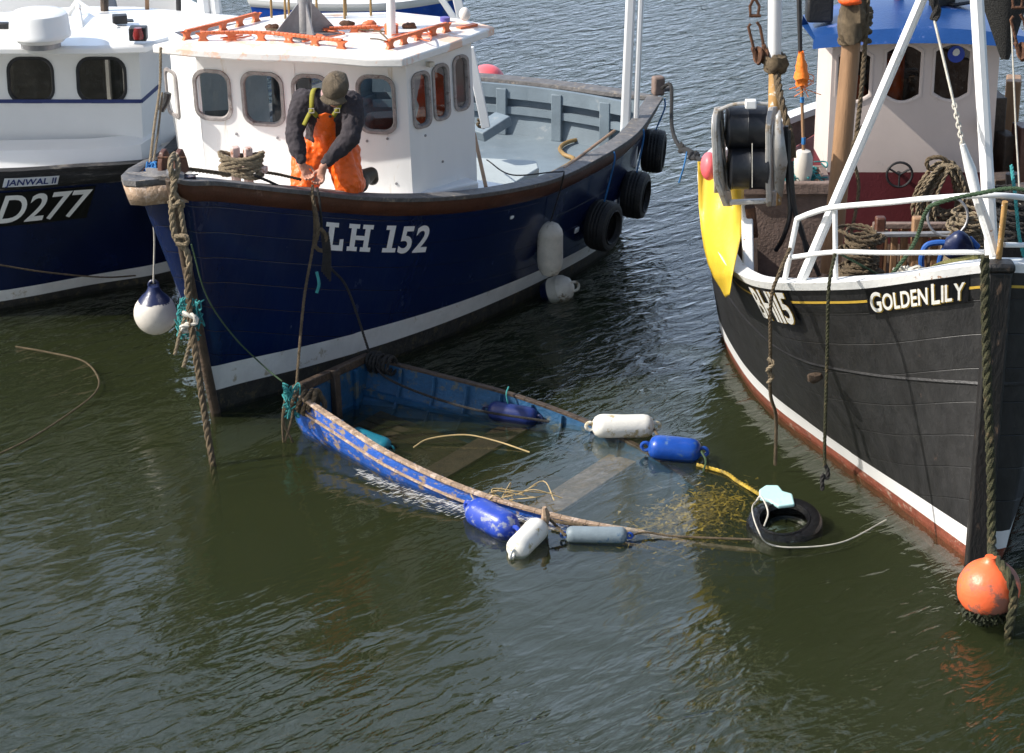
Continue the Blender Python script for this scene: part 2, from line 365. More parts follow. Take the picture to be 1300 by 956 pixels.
class Wall:
    """flat wall from A to B (3d, bottom), V up vector; outline in (u,v) metres with window holes"""
    def __init__(s,A,B,V):
        s.A=Vector(A);s.U=(Vector(B)-s.A);s.L=s.U.length;s.U.normalize();s.V=Vector(V);s.N=s.U.cross(s.V).normalized()
    def at(s,u,v,d=0): return s.A+s.U*u+s.V*v+s.N*d
    def u_px(s,px,v):
        a,b=-3*s.L,4*s.L
        f=lambda u:Q(s.at(u,v))[0]-px
        for _ in range(50):
            m=(a+b)/2
            if (f(a)<0)!=(f(m)<0): b=m
            else: a=m
        return (a+b)/2
    def v_px(s,py,u):
        a,b=-1,4
        f=lambda v:Q(s.at(u,v))[1]-py
        for _ in range(50):
            m=(a+b)/2
            if (f(a)<0)!=(f(m)<0): b=m
            else: a=m
        return (a+b)/2
    def mesh(s,mb,outline,holes=[],th=.035):
        loops=[outline]+holes; flat=[p for l in loops for p in l]
        tri=tessellate_polygon([[Vector((p[0],p[1],0)) for p in l] for l in loops])
        n=len(flat)
        vs=[s.at(*p) for p in flat]+[s.at(p[0],p[1],-th) for p in flat]
        fs=[tuple(t) for t in tri]+[tuple(n+i for i in t)[::-1] for t in tri]
        o=0
        for l in loops:
            for i in range(len(l)): a=o+i;b=o+(i+1)%len(l); fs.append((a,b,n+b,n+a))
            o+=len(l)
        mb.add(vs,fs); return mb
    def window(s,parent,hole,fw=.025,fm='frame',gm='glass',proud=.015,name='window',pane=True):
        n=len(hole); cx=sum(p[0] for p in hole)/n; cy=sum(p[1] for p in hole)/n
        def grow(p,g):
            d=Vector((p[0]-cx,p[1]-cy)); w=max(abs(q[0]-cx) for q in hole); h=max(abs(q[1]-cy) for q in hole)
            return (cx+d.x*(1+g/w),cy+d.y*(1+g/h))
        sect=[(fw,0.002),(fw*.9,proud),(-.004,proud),(-.012,0),(-.012,-.02)]
        rows=[[s.at(*grow(p,g),d) for p in hole] for g,d in sect]
        fr=MB().quadgrid(rows,closed=True).build(name,M[fm],parent)
        if pane:
            vs=[s.at(*grow(p,-.010),-.012) for p in hole]
            MB().add(vs,[tuple(range(n))]).build('pane',M[gm],fr,smooth=False)
        return fr
# ---------------------------------------------------------------- hull
def cinterp(pts,N):
    pts=[Vector(p) for p in pts]; c=crom(pts,24); d=[0]
    for a,b in zip(c[:-1],c[1:]): d.append(d[-1]+(b-a).length)
    out=[];j=0
    for i in range(N):
        t=(i/(N-1))**1.25*d[-1]
        while j<len(d)-2 and d[j+1]<t: j+=1
        f=(t-d[j])/max(1e-9,d[j+1]-d[j]); out.append(c[j].lerp(c[j+1],min(1,f)))
    return out
class Hull:
    def __init__(s,O,a,n,sheer,wl,keel=-.55,N=110,pw=(1.5,1.0),bulge=0,side=1,tb=.12):
        s.O=Vector((O[0],O[1],0));s.a=Vector((a[0],a[1],0)).normalized();s.n=Vector((n[0],n[1],0)).normalized()
        s.N=N;s.sh=cinterp(sheer,N);s.wl=cinterp([(q[0],q[1],0) for q in wl],N);s.keel=keel;s.pw=pw;s.bulge=bulge;s.side=side;s.tb=tb;s.asym=0;s.asl=1.;s.asp=.8
    def sz(s,i): return s.sh[i].z
    def local(s,i,z):
        S=s.sh[i];W=s.wl[i];t=i/(s.N-1)
        if z>=0:
            u=min(1.2,z/S.z); w=u**(s.pw[0]+(s.pw[1]-s.pw[0])*t)
            ss=W.x+(S.x-W.x)*(u if t<.3 else w); h=W.y+(S.y-W.y)*w+s.bulge*math.sin(math.pi*min(1,u))*min(1,t*4)
        else:
            k=min(1,z/s.keel); h=W.y*(1-k*k*.55)-k*.12*min(1,W.y*2); ss=W.x+k*.12*(1-t)
        return ss,max(h,.004)
    def pt(s,i,z,side,off=0):
        ss,h=s.local(i,z)
        if off:
            j0,j1=max(i-1,0),min(i+1,s.N-1); a=s.local(j0,z);b=s.local(j1,z)
            d=Vector((b[0]-a[0],b[1]-a[1])); 
            if d.length<1e-6:d=Vector((1,0))
            d.normalize(); nx,ny=-d.y,d.x
            if i==0: nx,ny=-1.,.15
            ss+=nx*off;h+=ny*off
            if h<0: h=0.002
        if side!=s.side and s.asym: h+=s.asym*min(1,max(0,ss+.05)/.12)*math.exp(-max(0,ss)/s.asl)*max(0.001,min(1.1,z/s.sh[i].z))**s.asp
        return s.O+s.a*ss+s.n*h*side+Vector((0,0,z))
    def ring(s,zf,off=0,across=7):
        out=[]
        N=s.N
        for i in range(N-1,-1,-1): out.append(s.pt(i,zf(i),s.side,off))
        for i in range(1,N): out.append(s.pt(i,zf(i),-s.side,off))
        A=out[-1];B=out[0]
        for k in range(1,across):
            t=k/across; out.append(A.lerp(B,t)+s.a*(s.tb*4*t*(1-t)+off))
        return out
    def band(s,name,m,parent,z0,z1,rows=6,off=0,offs=None,**kw):
        mb=MB();R_=[];uvs=[]
        for r in range(rows+1):
            t=r/rows; zf=lambda i:z0(i)+(z1(i)-z0(i))*t
            ring=s.ring(zf,off if offs is None else offs[r]); R_.append(ring); u=0
            for k,p in enumerate(ring):
                if k:u+=(p-ring[k-1]).length
                ii=abs(s.N-1-k) if k<2*s.N-1 else s.N-1
                uvs.append((u,s.sh[min(ii,s.N-1)].z-p.z))
        mb.quadgrid(R_,closed=True); mb.uv=uvs
        return mb.build(name,m,parent,**kw)
    def railcap(s,name,m,parent,z0,z1,o0,o1,bevel=.008):
        """z0,z1 lower/upper heights funcs, o0 outer offset, o1 inner offset"""
        rows=[s.ring(z0,o0),s.ring(z1,o0),s.ring(z1,o1),s.ring(z0,o1),s.ring(z0,o0)]
        return MB().quadgrid(rows,closed=True).build(name,m,parent,bevel=bevel)
    def deck(s,name,m,parent,zf,cond,off=-.06,camber=0):
        mb=MB();rows=[]
        for i in range(s.N):
            if cond(s.local(i,zf(i))[0]):
                a=s.pt(i,zf(i),s.side,off);b=s.pt(i,zf(i),-s.side,off)
                rows.append([a.lerp(b,k/8)+Vector((0,0,camber*4*(k/8)*(1-k/8))) for k in range(9)])
        mb.quadgrid(rows); return mb.build(name,m,parent)
    def hit(s,px,py,side=None,zmin=-.3):
        side=side or s.side; best=None
        for i in range(s.N):
            for k in range(90):
                z=zmin+(s.sh[i].z-zmin)*k/89; p=s.pt(i,z,side); q=Q(p); d=(q[0]-px)**2+(q[1]-py)**2
                if best is None or d<best[0]:
                    if s.normal(i,z,side).dot(Vector((0,0,HC))-p)>0: best=(d,i,z,p)
        _,i,z,p=best
        return i,z,p,s.normal(i,z,side)
    def normal(s,i,z,side):
        a=s.pt(max(i-1,0),z,side);b=s.pt(min(i+1,s.N-1),z,side);c=s.pt(i,z-.05,side);d=s.pt(i,z+.05,side)
        n=(b-a).cross(d-c).normalized()
        if n.dot(s.n*side)<0:n=-n
        return n
    def decal(s,vs,fs,i0,depth,direction,off,side=None,arc0=0):
        """vs 2d; x along hull from station i0 (metres) in direction of +-t; y up; baseline depth below sheer"""
        side=side or s.side; cum=[0]
        zr=lambda i:s.sh[i].z-depth
        for i in range(1,s.N): cum.append(cum[-1]+(s.pt(i,zr(i),side)-s.pt(i-1,zr(i-1),side)).length)
        out=[]
        for x,y in vs:
            L=cum[i0]+direction*(x+arc0); L=max(0,min(cum[-1]-1e-4,L)); j=0
            while j<s.N-2 and cum[j+1]<L: j+=1
            f=(L-cum[j])/(cum[j+1]-cum[j])
            z0=s.sh[j].z-depth+y;z1=s.sh[j+1].z-depth+y
            p=s.pt(j,z0,side).lerp(s.pt(j+1,z1,side),f); n=s.normal(j,z0,side).lerp(s.normal(j+1,z1,side),f)
            out.append(p+n*off)
        return out,fs
# ---------------------------------------------------------------- world, light
SUN_EL=40; SUN=Vector((-.985,-.17,0)).normalized()*math.cos(R(SUN_EL))+Vector((0,0,math.sin(R(SUN_EL))))
w=bpy.data.worlds.new('World'); sc.world=w; w.use_nodes=True; nt=w.node_tree
bg=nt.nodes['Background']; sky=nt.nodes.new('ShaderNodeTexSky'); sky.sky_type='NISHITA'; sky.sun_disc=False
sky.sun_elevation=R(SUN_EL); sky.sun_rotation=math.atan2(SUN.x,SUN.y); sky.air_density=1.2; sky.dust_density=2.2; sky.ozone_density=1.5
# bright cloud bank added out of view to brighten the water's reflections
tcw=nd(nt,'ShaderNodeTexCoord'); spw=nd(nt,'ShaderNodeSeparateXYZ'); nt.links.new(tcw.outputs['Generated'],spw.inputs[0])
mw=nd(nt,'ShaderNodeMapRange'); mw.interpolation_type='SMOOTHSTEP'; nt.links.new(spw.outputs[1],mw.inputs[0]); mw.inputs[1].default_value=.2; mw.inputs[2].default_value=.85; mw.inputs[4].default_value=1
nw=nd(nt,'ShaderNodeTexNoise',Scale=2.3,Detail=7,Roughness=.6); mpw=nd(nt,'ShaderNodeMapping'); mpw.inputs['Scale'].default_value=(1,1,2.2); nt.links.new(tcw.outputs['Generated'],mpw.inputs[0]); nt.links.new(mpw.outputs[0],nw.inputs['Vector'])
rw=nd(nt,'ShaderNodeMapRange'); rw.interpolation_type='SMOOTHSTEP'; nt.links.new(nw.outputs['Fac'],rw.inputs[0]); rw.inputs[1].default_value=.38; rw.inputs[2].default_value=.62; rw.inputs[3].default_value=.25; rw.inputs[4].default_value=1
mm=nd(nt,'ShaderNodeMath',operation='MULTIPLY'); nt.links.new(mw.outputs[0],mm.inputs[0]); nt.links.new(rw.outputs[0],mm.inputs[1])
mixw=nd(nt,'ShaderNodeMix',data_type='RGBA'); nt.links.new(mm.outputs[0],mixw.inputs[0]); nt.links.new(sky.outputs[0],mixw.inputs[6]); mixw.inputs[7].default_value=(7.8,9.8,13.2,1)
nt.links.new(mixw.outputs[2],bg.inputs[0]); bg.inputs[1].default_value=.115
sl=bpy.data.lights.new('sun','SUN'); sl.energy=4.6; sl.angle=R(.53); sl.color=(1,.95,.87)
so=bpy.data.objects.new('sun',sl); COL.objects.link(so); so.rotation_euler=SUN.to_track_quat('Z','Y').to_euler(); so.location=(-20,-10,30)
sc.view_settings.view_transform='Standard'; sc.view_settings.look='None'; sc.view_settings.gamma=1; sc.view_settings.exposure=.43
sc.cycles.transparent_max_bounces=24
# ---------------------------------------------------------------- water
def water_mat():
    m=bpy.data.materials.new('harbour_water'); m.use_nodes=True; nt=m.node_tree; L=nt.links; nt.nodes.clear()
    o=nd(nt,'ShaderNodeOutputMaterial'); tc=nd(nt,'ShaderNodeTexCoord')
    def wave(rot,scale,stretch,amp,det=3,rough=.5,dist=0.):
        mq=nd(nt,'ShaderNodeMapping'); mq.inputs['Rotation'].default_value=(0,0,R(rot)); L.new(tc.outputs['Object'],mq.inputs[0])
        mp=nd(nt,'ShaderNodeMapping'); mp.inputs['Scale'].default_value=(stretch,1,1); L.new(mq.outputs[0],mp.inputs[0])
        n=nd(nt,'ShaderNodeTexNoise',Scale=scale,Detail=det,Roughness=rough,Distortion=dist); L.new(mp.outputs[0],n.inputs['Vector'])
        s=nd(nt,'ShaderNodeMath',operation='MULTIPLY'); L.new(n.outputs['Fac'],s.inputs[0]); s.inputs[1].default_value=amp
        return s.outputs[0]
    def add(a,b,op='ADD'):
        s=nd(nt,'ShaderNodeMath',operation=op); L.new(a,s.inputs[0])
        if isinstance(b,float): s.inputs[1].default_value=b
        else: L.new(b,s.inputs[1])
        return s.outputs[0]
    big=wave(-34,2.6,.30,.020,2,.4)
    mid=wave(-44,8.0,.42,.036,2,.5,.6)
    fine=wave(-52,20,.5,.0085,3,.6,.3)
    # sheltered patch between the boats is calm, the open water choppy
    sp=nd(nt,'ShaderNodeSeparateXYZ'); L.new(tc.outputs['Object'],sp.inputs[0])
    mpc=nd(nt,'ShaderNodeMapping'); mpc.inputs['Location'].default_value=(.1,-14.8*.36,0); mpc.inputs['Scale'].default_value=(.30,.36,1)
    L.new(tc.outputs['Object'],mpc.inputs[0])
    ln=nd(nt,'ShaderNodeVectorMath',operation='LENGTH'); L.new(mpc.outputs[0],ln.inputs[0])
    pn=nd(nt,'ShaderNodeTexNoise',Scale=.9,Detail=2); L.new(tc.outputs['Object'],pn.inputs['Vector'])
    pa=add(add(pn.outputs['Fac'],-.5),1.1,'MULTIPLY')
    ff=add(ln.outputs['Value'],pa)
    mr=nd(nt,'ShaderNodeMapRange'); mr.interpolation_type='SMOOTHSTEP'; L.new(ff,mr.inputs[0]); mr.inputs[1].default_value=.45; mr.inputs[2].default_value=1.25
    mr.inputs[3].default_value=.13; mr.inputs[4].default_value=.85
    far=nd(nt,'ShaderNodeMapRange'); L.new(sp.outputs[1],far.inputs[0]); far.inputs[1].default_value=19; far.inputs[2].default_value=24; far.inputs[3].default_value=0; far.inputs[4].default_value=.75
    amp=add(mr.outputs[0],far.outputs[0])
    h=add(add(add(big,mid),fine),amp,'MULTIPLY')
    bp=nd(nt,'ShaderNodeBump',Strength=1,Distance=1); L.new(h,bp.inputs['Height'])
    f=nd(nt,'ShaderNodeFresnel',IOR=1.40); L.new(bp.outputs[0],f.inputs['Normal'])
    ge=nd(nt,'ShaderNodeNewGeometry'); io=nd(nt,'ShaderNodeMapRange'); L.new(ge.outputs['Backfacing'],io.inputs[0]); io.inputs[3].default_value=1.40; io.inputs[4].default_value=1/1.40; L.new(io.outputs[0],f.inputs['IOR'])
    g=nd(nt,'ShaderNodeBsdfGlossy',Roughness=.012); L.new(bp.outputs[0],g.inputs['Normal'])
    t=nd(nt,'ShaderNodeBsdfTransparent'); t.inputs[0].default_value=(.93,.95,.90,1)
    mx=nd(nt,'ShaderNodeMixShader'); L.new(f.outputs[0],mx.inputs[0]); L.new(t.outputs[0],mx.inputs[1]); L.new(g.outputs[0],mx.inputs[2])
    L.new(mx.outputs[0],o.inputs['Surface'])
    return m
wm=water_mat()
def flat(name,z,m,x=400,y0=-60,y1=640):
    o=MB().add([(-x,y0,z),(x,y0,z),(x,y1,z),(-x,y1,z)],[(0,1,2,3)]).build(name,m,smooth=False,origin=Vector((0,0,z))); return tag(o,kind='structure')
flat('water',0,wm)
def silt_mat(a):
    m=bpy.data.materials.new('suspended_silt'); m.use_nodes=True; nt=m.node_tree; L=nt.links; nt.nodes.clear()
    o=nd(nt,'ShaderNodeOutputMaterial'); d=nd(nt,'ShaderNodeBsdfDiffuse'); d.inputs[0].default_value=(.040,.048,.021,1); t=nd(nt,'ShaderNodeBsdfTransparent')
    mx=nd(nt,'ShaderNodeMixShader'); mx.inputs[0].default_value=a; L.new(t.outputs[0],mx.inputs[1]); L.new(d.outputs[0],mx.inputs[2]); L.new(mx.outputs[0],o.inputs[0])
    return m
SM=silt_mat(.30)
for z in (-.03,-.09,-.16,-.25,-.36): flat('silty_water',z,SM)
flat('seabed',-.9,mat('harbour_mud',(.045,.05,.022),.9,var=.1))
# ---------------------------------------------------------------- boat B  (LH 152)
BO=(-2.38,16.35); BA=(.36,.933); BN=(.933,-.36)
hB=Hull(BO,BA,BN,
 [(-.04,.03,1.97),(.0,.12,1.93),(.2,.20,1.88),(.51,.30,1.78),(.82,.42,1.68),(1.11,.57,1.59),(1.39,.75,1.5),(1.69,.93,1.42),(2.03,1.12,1.35),(2.43,1.28,1.28),(2.89,1.44,1.22),(3.42,1.58,1.17),(4.17,1.65,1.13),(5.18,1.67,1.1),(6.46,1.5,1.1)],
 [(.50,.0),(.75,.12),(1.28,.43),(2.0,.76),(2.93,1.07),(4.1,1.34),(5.0,1.46),(5.7,1.42),(6.25,1.22)],
 pw=(1.35,1.0),side=1,tb=.22)
hB.asym=.22
def bl(s,h,z): # local -> world
    return Vector((BO[0]+BA[0]*s+BN[0]*h,BO[1]+BA[1]*s+BN[1]*h,z))
lb=empty('fishing_boat',bl(3,0,0),'navy blue boat LH 152 with white wheelhouse, the man kneels on its bow','fishing boat')
tt=lambda i:i/(hB.N-1)
zs=lambda i:hB.sh[i].z
s0=lambda i:.17-.09*tt(i); s1=lambda i:.38-.20*min(1,tt(i)*1.1)
hB.band('bottom',M['antifoul'],lb,lambda i:-.55,s0,rows=5)
hB.band('waterline_stripe',M['stripe'],lb,s0,s1,rows=2)
topz=lambda i:zs(i)-.155
hB.band('hull',M['navy'],lb,s1,topz,rows=10)
hB.band('rubbing_strake',M['brownrub'],lb,lambda i:zs(i)-.165,lambda i:zs(i)-.02,rows=3,offs=[.0,.035,.04,.03])
hB.railcap('rail_cap',M['capgrey'],lb,lambda i:zs(i)-.025,lambda i:zs(i)+.012,.055,-.10)
# bulwark inside
mb=MB(); rows=[hB.ring(lambda i:.58+(zs(i)-.02-.58)*k/3,-.075) for k in range(4)]
mb.quadgrid(rows,closed=True).build('bulwark_lining',M['greydeck'],lb)
hB.deck('deck',M['greydeck'],lb,lambda i:.6,lambda s:s>2.6,off=-.05)
# transom strip of deck
e0=hB.pt(hB.N-1,.6,1,-.05);e1=hB.pt(hB.N-1,.6,-1,-.05)
mb=MB(); n=8; mb.quadgrid([[e0.lerp(e1,k/n) for k in range(n+1)],[e0.lerp(e1,k/n)+Vector((BA[0],BA[1],0))*(.20*4*(k/n)*(1-k/n)) for k in range(n+1)]]); mb.build('deck_end',M['greydeck'],lb)
hB.deck('foredeck',M['white'],lb,lambda i:zs(i)-.075,lambda s:s<3.25,off=-.04,camber=.05)
# bulwark frames on stern and far side
mbf=MB()
def inner(i,side,z): return hB.pt(i,z,side,-.075)
N=hB.N
for side in (1,-1):
    for i in (N-38,N-26,N-14):
        for_=MB()
        a=inner(i,side,.6);b=inner(i,side,zs(i)-.03);nn=-hB.normal(i,.8,side);nn.z=0;nn.normalize()
        for_.bar(a+nn*.03,b+nn*.03,.09,.06,up=nn).build('bulwark_frame',M['greydeck'],lb,bevel=.006)
    pts=[inner(i,side,.86)+Vector((0,0,0)) for i in range(N-45,N)]
    nn=[(-hB.normal(i,.8,side)) for i in range(N-45,N)]
    MB().strip([p+Vector((q.x,q.y,0)).normalized()*.02 for p,q in zip(pts,nn)],.04,th=.07).build('stringer',M['greydeck'],lb)
    pts=[inner(i,side,zs(i)-.09) for i in range(N-45,N)]
    MB().strip([p+Vector((q.x,q.y,0)).normalized()*.015 for p,q in zip(pts,nn)],.03,th=.13).build('bulwark_shelf',M['greydeck'],lb)
A_=inner(N-1,1,.6);B_=inner(N-1,-1,.6); ad=Vector((BA[0],BA[1],0))
for k in (.10,.30,.52,.75):
    c=A_.lerp(B_,k)+ad*(.24*4*k*(1-k)-.10)
    mb=MB(); mb.bar(c,c+Vector((0,0,.45)),.10,.07,up=ad); mb.build('bulwark_frame',M['greydeck'],lb,bevel=.006)
tp=[A_.lerp(B_,k/12)+ad*(.24*4*(k/12)*(1-k/12)-.085) for k in range(13)]
MB().strip([p+Vector((0,0,.24)) for p in tp],.04,th=.07).build('stringer',M['greydeck'],lb)
MB().strip([p+Vector((0,0,.42)) for p in tp],.05,th=.13).build('bulwark_shelf',M['greydeck'],lb)
c=P(697,168,.61); MB().lathe([(.065,0),(.065,.008),(.0,.010)],c).build('deck_scuttle',M['hosebrown'],lb)
# step between foredeck and working deck
i=min(range(N),key=lambda i:abs(hB.local(i,.9)[0]-3.22))
a=hB.pt(i,.58,1,-.06);b=hB.pt(i,.58,-1,-.06); MB().quadgrid([[a,b],[Vector((a.x,a.y,zs(i)-.09)),Vector((b.x,b.y,zs(i)-.09))]]).build('bulkhead',M['white'],lb,solid=.02)
# stem post and starboard nosing
st=[hB.pt(0,z,1)+Vector((-.02,-.045,0)) for z in (-.3,0,.4,.8,1.2,1.6,1.96)]
mb=MB().tube(st,.04,8)
mb.build('stem_post',M['darkwood'],lb,bevel=.008)
nose=[P(232,228,1.93),P(205,229,1.93),P(175,232,1.93),P(160,231,1.92),P(157,225,1.90),P(166,216,1.86),P(186,205,1.80)]
hs=Vector((.03,.18,0))
mb=MB(); rows=[[p+hs*0+Vector((0,0,-.13)) for p in nose],[p for p in nose]]
inn=[p+Vector((.12,.12,0)) for p in nose]
rr=[[p+Vector((.03,.03,-.17)) for p in nose],[p+Vector((0,0,-.03)) for p in nose]]
MB().quadgrid(rr).build('bow_rubbing_block',M['barewood'],lb,solid=.03)
c0=[p for p in nose]; MB().quadgrid([[p+Vector((0,0,-.03)) for p in c0],[p+Vector((-.012,-.012,-.02)) for p in c0],[p+Vector((-.012,-.012,.012)) for p in c0],[p+Vector((.10,.08,.014)) for p in c0]]).build('bow_rail_cap',M['capgrey'],lb,solid=.01)
# lettering LH 152
def glyphs(txt):
    """slab lettering in cap heights -> list of (verts,faces)"""
    G={'L':([(0,.84,.55,1),(.15,.2,.38,.84),(0,0,.85,.2),(.66,.2,.85,.42)],1.05),
       'H':([(0,.84,.46,1),(.60,.84,1.06,1),(.12,.16,.34,.84),(.72,.16,.94,.84),(.34,.42,.72,.58),(0,0,.46,.16),(.60,0,1.06,.16)],1.5),
       '1':([(.02,.84,.43,1),(.19,.16,.43,.84),(0,0,.62,.16)],.72)}
    x=0;V=[];F=[]
    for ch in txt:
        if ch in G:
            for (a,b,c,d) in G[ch][0]:
                o=len(V); nx=3
                for j in range(nx+1):
                    for (yy) in (b,d): V.append((x+a+(c-a)*j/nx,yy))
                for j in range(nx): F.append((o+2*j,o+2*j+2,o+2*j+3,o+2*j+1))
            x+=G[ch][1]
        else:
            vs,fs=text2d(ch,1.37,0,.035); mnx=min(v[0] for v in vs); o=len(V)
            V+=[(x+v[0]-mnx,v[1]) for v in vs]; F+=[tuple(k+o for k in f) for f in fs]; x+=max(v[0] for v in vs)-mnx+.12
    return V,F
def hulltext(h,vs,fs,pl,pr,pytop,direction,off,name,m,parent,side=None,shear=0):
    """pl,pr: pixel of baseline left/right end; pytop: pixel y of the cap top above pl"""
    side=side or h.side
    i0,z0,_,_=h.hit(*pl,side);i1,z1,_,_=h.hit(*pr,side); _,zt,_,_=h.hit(pl[0],pytop,side)
    cum=lambda a,b:sum((h.pt(i+1,h.sh[i+1].z-dep,side)-h.pt(i,h.sh[i].z-dep,side)).length for i in range(min(a,b),max(a,b)))
    dep=h.sh[i0].z-z0; W_=cum(i0,i1); H_=zt-z0
    x0=min(v[0] for v in vs);x1=max(v[0] for v in vs);y1=max(v[1] for v in vs)
    v2=[((v[0]-x0)/(x1-x0)*W_+shear*v[1]/y1*H_,v[1]/y1*H_) for v in vs]
    out,f=h.decal(v2,fs,i0,dep,direction,off,side)
    return MB().add(out,f).build(name,m,parent,smooth=False),dep,i0,W_,H_
vs,fs=glyphs('LH 152'.replace(' ',''))
# widen gap between H and 1
vs=[(v[0]+(.12 if v[0]>2.5 else 0),v[1]) for v in vs]
hulltext(hB,vs,fs,(411,316),(540,318),280,1,.007,'registration_number',M['lettersW'],lb,shear=.30)
for px,py in ((732,293),(781,258),(811,216),(648,275)):
    i,z,p,nn=hB.hit(px,py); t_=(hB.pt(min(i+1,N-1),z,1)-hB.pt(i-1,z,1)).normalized(); sz_=.035 if px!=648 else .02
    MB().bar(p-t_*sz_,p+t_*sz_,.05 if px!=648 else .03,.02,up=nn).build('discharge_port',M['white'],lb,bevel=.008)
# ---------------- wheelhouse
Zb=1.33;Zt=2.40; lean=Vector((-.04,-.02,1.04)).normalized()
W=[Vector((-2.68,18.86,Zb)),Vector((-2.41,18.38,Zb)),Vector((-1.65,18.20,Zb)),Vector((-.77,18.02,Zb)),Vector((-.28,18.60,Zb)),Vector((-.80,19.15,Zb)),Vector((-2.0,19.35,Zb))]
Hh=1.08
def walls(specs,V,h,mb,th=.035):
    """adds walls to mb, returns list of (Wall, holes)"""
    out=[]
    for (A,B,wins) in specs:
        wl=Wall(A,B,V); holes=[]
        for (pl,pr,pt_,pb,r) in wins:
            um=wl.u_px((pl+pr)/2,.6); v1=wl.v_px(pt_,um); v0=wl.v_px(pb,um)
            u0=wl.u_px(pl,(v0+v1)/2);u1=wl.u_px(pr,(v0+v1)/2)
            holes.append(rrect((u0+u1)/2,(v0+v1)/2,abs(u1-u0),v1-v0,min(r,abs(u1-u0)*.48)))
        wl.mesh(mb,[(0,0),(wl.L,0),(wl.L,h),(0,h)],holes,th); out.append((wl,holes))
    return out
mb=MB().prism(W,Zb-.12,Zb+.03)
wl_=walls([(W[0],W[1],[(213,226,91,145,.05)]),
      (W[1],W[2],[(249,291,91,150,.09),(310,358,94,157,.09)]),
      (W[2],W[3],[(374,417,97,160,.09),(456,500,98,167,.09)]),
      (W[3],W[4],[(525,544,94,160,.06),(551,568,84,150,.06),(577,593,73,138,.06)]),
      (W[4],W[5],[]),(W[6],W[0],[])],lean,Hh,mb)
wh=mb.build('wheelhouse',M['cabin'],lb,smooth=False)
for wl,ho in wl_:
    for h_ in ho: wl.window(lb,h_,fw=.020)
for (wi,u_,v0_,v1_) in ((2,.40,.02,.98),):
    wl=wl_[wi][0]; MB().bar(wl.at(wl.L*.01,v0_,.003),wl.at(wl.L*.01,v1_,.003),.014,.006,up=wl.N).build('panel_seam',M['white'],wh)
for wi,px,py in ((2,466,179),(2,492,176),(2,432,170),(1,300,170),(1,352,175),(3,540,172),(3,560,205),(2,440,236),(2,500,233)):
    wl=wl_[wi][0]; u_=wl.u_px(px,.4); v_=wl.v_px(py,u_); MB().lathe([(.011,0),(.010,.007),(0,.009)],wl.at(u_,v_,0),axis=wl.N,n=10).build('bolt_head',M['galv'],wh)
wl=wl_[3][0]; MB().box(wl.at(wl.u_px(543,.95),.98,.03),(.05,.05,.04),.7).build('eave_lamp',M['fgrey'],wh,bevel=.006)
# skirting ledge
MB().prism([P(x,y,Zb) for x,y in ((216,206),(240,222),(375,242),(524,244),(608,228),(560,206),(300,190))],Zb-.14,Zb-.02).build('plinth',M['white'],wh,bevel=.015)
# interior
MB().box((-1.75,18.75,1.75),(.3,.25,.7),.2).build('console',M['seat'],wh,bevel=.03)
MB().box((-1.0,18.6,1.55),(.3,.3,.5),.2).build('helm_seat',M['seat'],wh,bevel=.05)
jk=MB().ball((-.62,18.55,1.95),.14,(1,.7,1.6),wob=.5).build('hanging_jacket',M['orangecloth'],wh)
MB().box((-2.3,18.7,1.75),(.35,.3,.04),.2).build('chart_shelf',M['inside'],wh)
# roof
rp=[(193,57),(240,62),(300,66),(360,68),(410,70),(465,75),(512,75),(570,56),(628,34),(588,24),(504,15),(370,17),(326,23),(260,41)]
roof=[P(x,y,2.47) for x,y in rp]
RC=sum((p for p in roof),Vector())/len(roof)
def dome(p): return 2.47+.0
mb=MB(); inner_=[RC+(p-RC)*.80+Vector((0,0,.028)) for p in roof]; low=[p+Vector((0,0,-.065)) for p in roof]; li=[RC+(p-RC)*.9+Vector((0,0,-.065)) for p in roof]
mb.quadgrid([li,low,roof,inner_],closed=True); o=len(mb.v); mb.add(inner_,[tuple(range(len(roof)))]); mb.add(li,[tuple(range(len(roof)))])
ro=mb.build('roof',M['roofB'],wh,bevel=.012,sharp=30)
def grab(pts,n,parent,m='orangepaint',h=.075):
    """moulded grab rail with arches: feet and a top bar"""
    pts=resample(crom(pts,8),.012); N_=len(pts); mb=MB(); L=N_
    top=[p+Vector((0,0,h)) for p in pts]
    mb.strip(top[::3]+[top[-1]],.032,th=.026)
    for k in range(n+1):
        i=int(k*(N_-1)/n); i=max(1,min(N_-2,i)); d=(pts[i+1]-pts[i-1]).normalized()
        vs=[]
        for (w_,z) in ((.055,0),(.025,h*.45),(.028,h*.7),(.06,h)):
            s_=Vector((-d.y,d.x,0))*.016
            vs.append([pts[i]-d*w_-s_+Vector((0,0,z)),pts[i]+d*w_-s_+Vector((0,0,z)),pts[i]+d*w_+s_+Vector((0,0,z)),pts[i]-d*w_+s_+Vector((0,0,z))])
        mb.quadgrid(vs,closed=True)
    return mb.build('grab_rail',M[m],parent,bevel=.005)
zr=2.485
grab([P(256,54,zr),P(340,54,zr),P(435,64,zr)],5,ro)
grab([P(236,52,zr),P(285,40,zr),P(326,29,zr)],4,ro)
grab([P(494,64,zr),P(530,53,zr),P(567,42,zr)],4,ro)
grab([P(418,44,zr),P(480,42,zr)],2,ro,h=.05)
MB().bar(P(582,36,zr+.01),P(604,31,zr+.01),.05,.02).build('roof_batten',M['orangepaint'],ro)
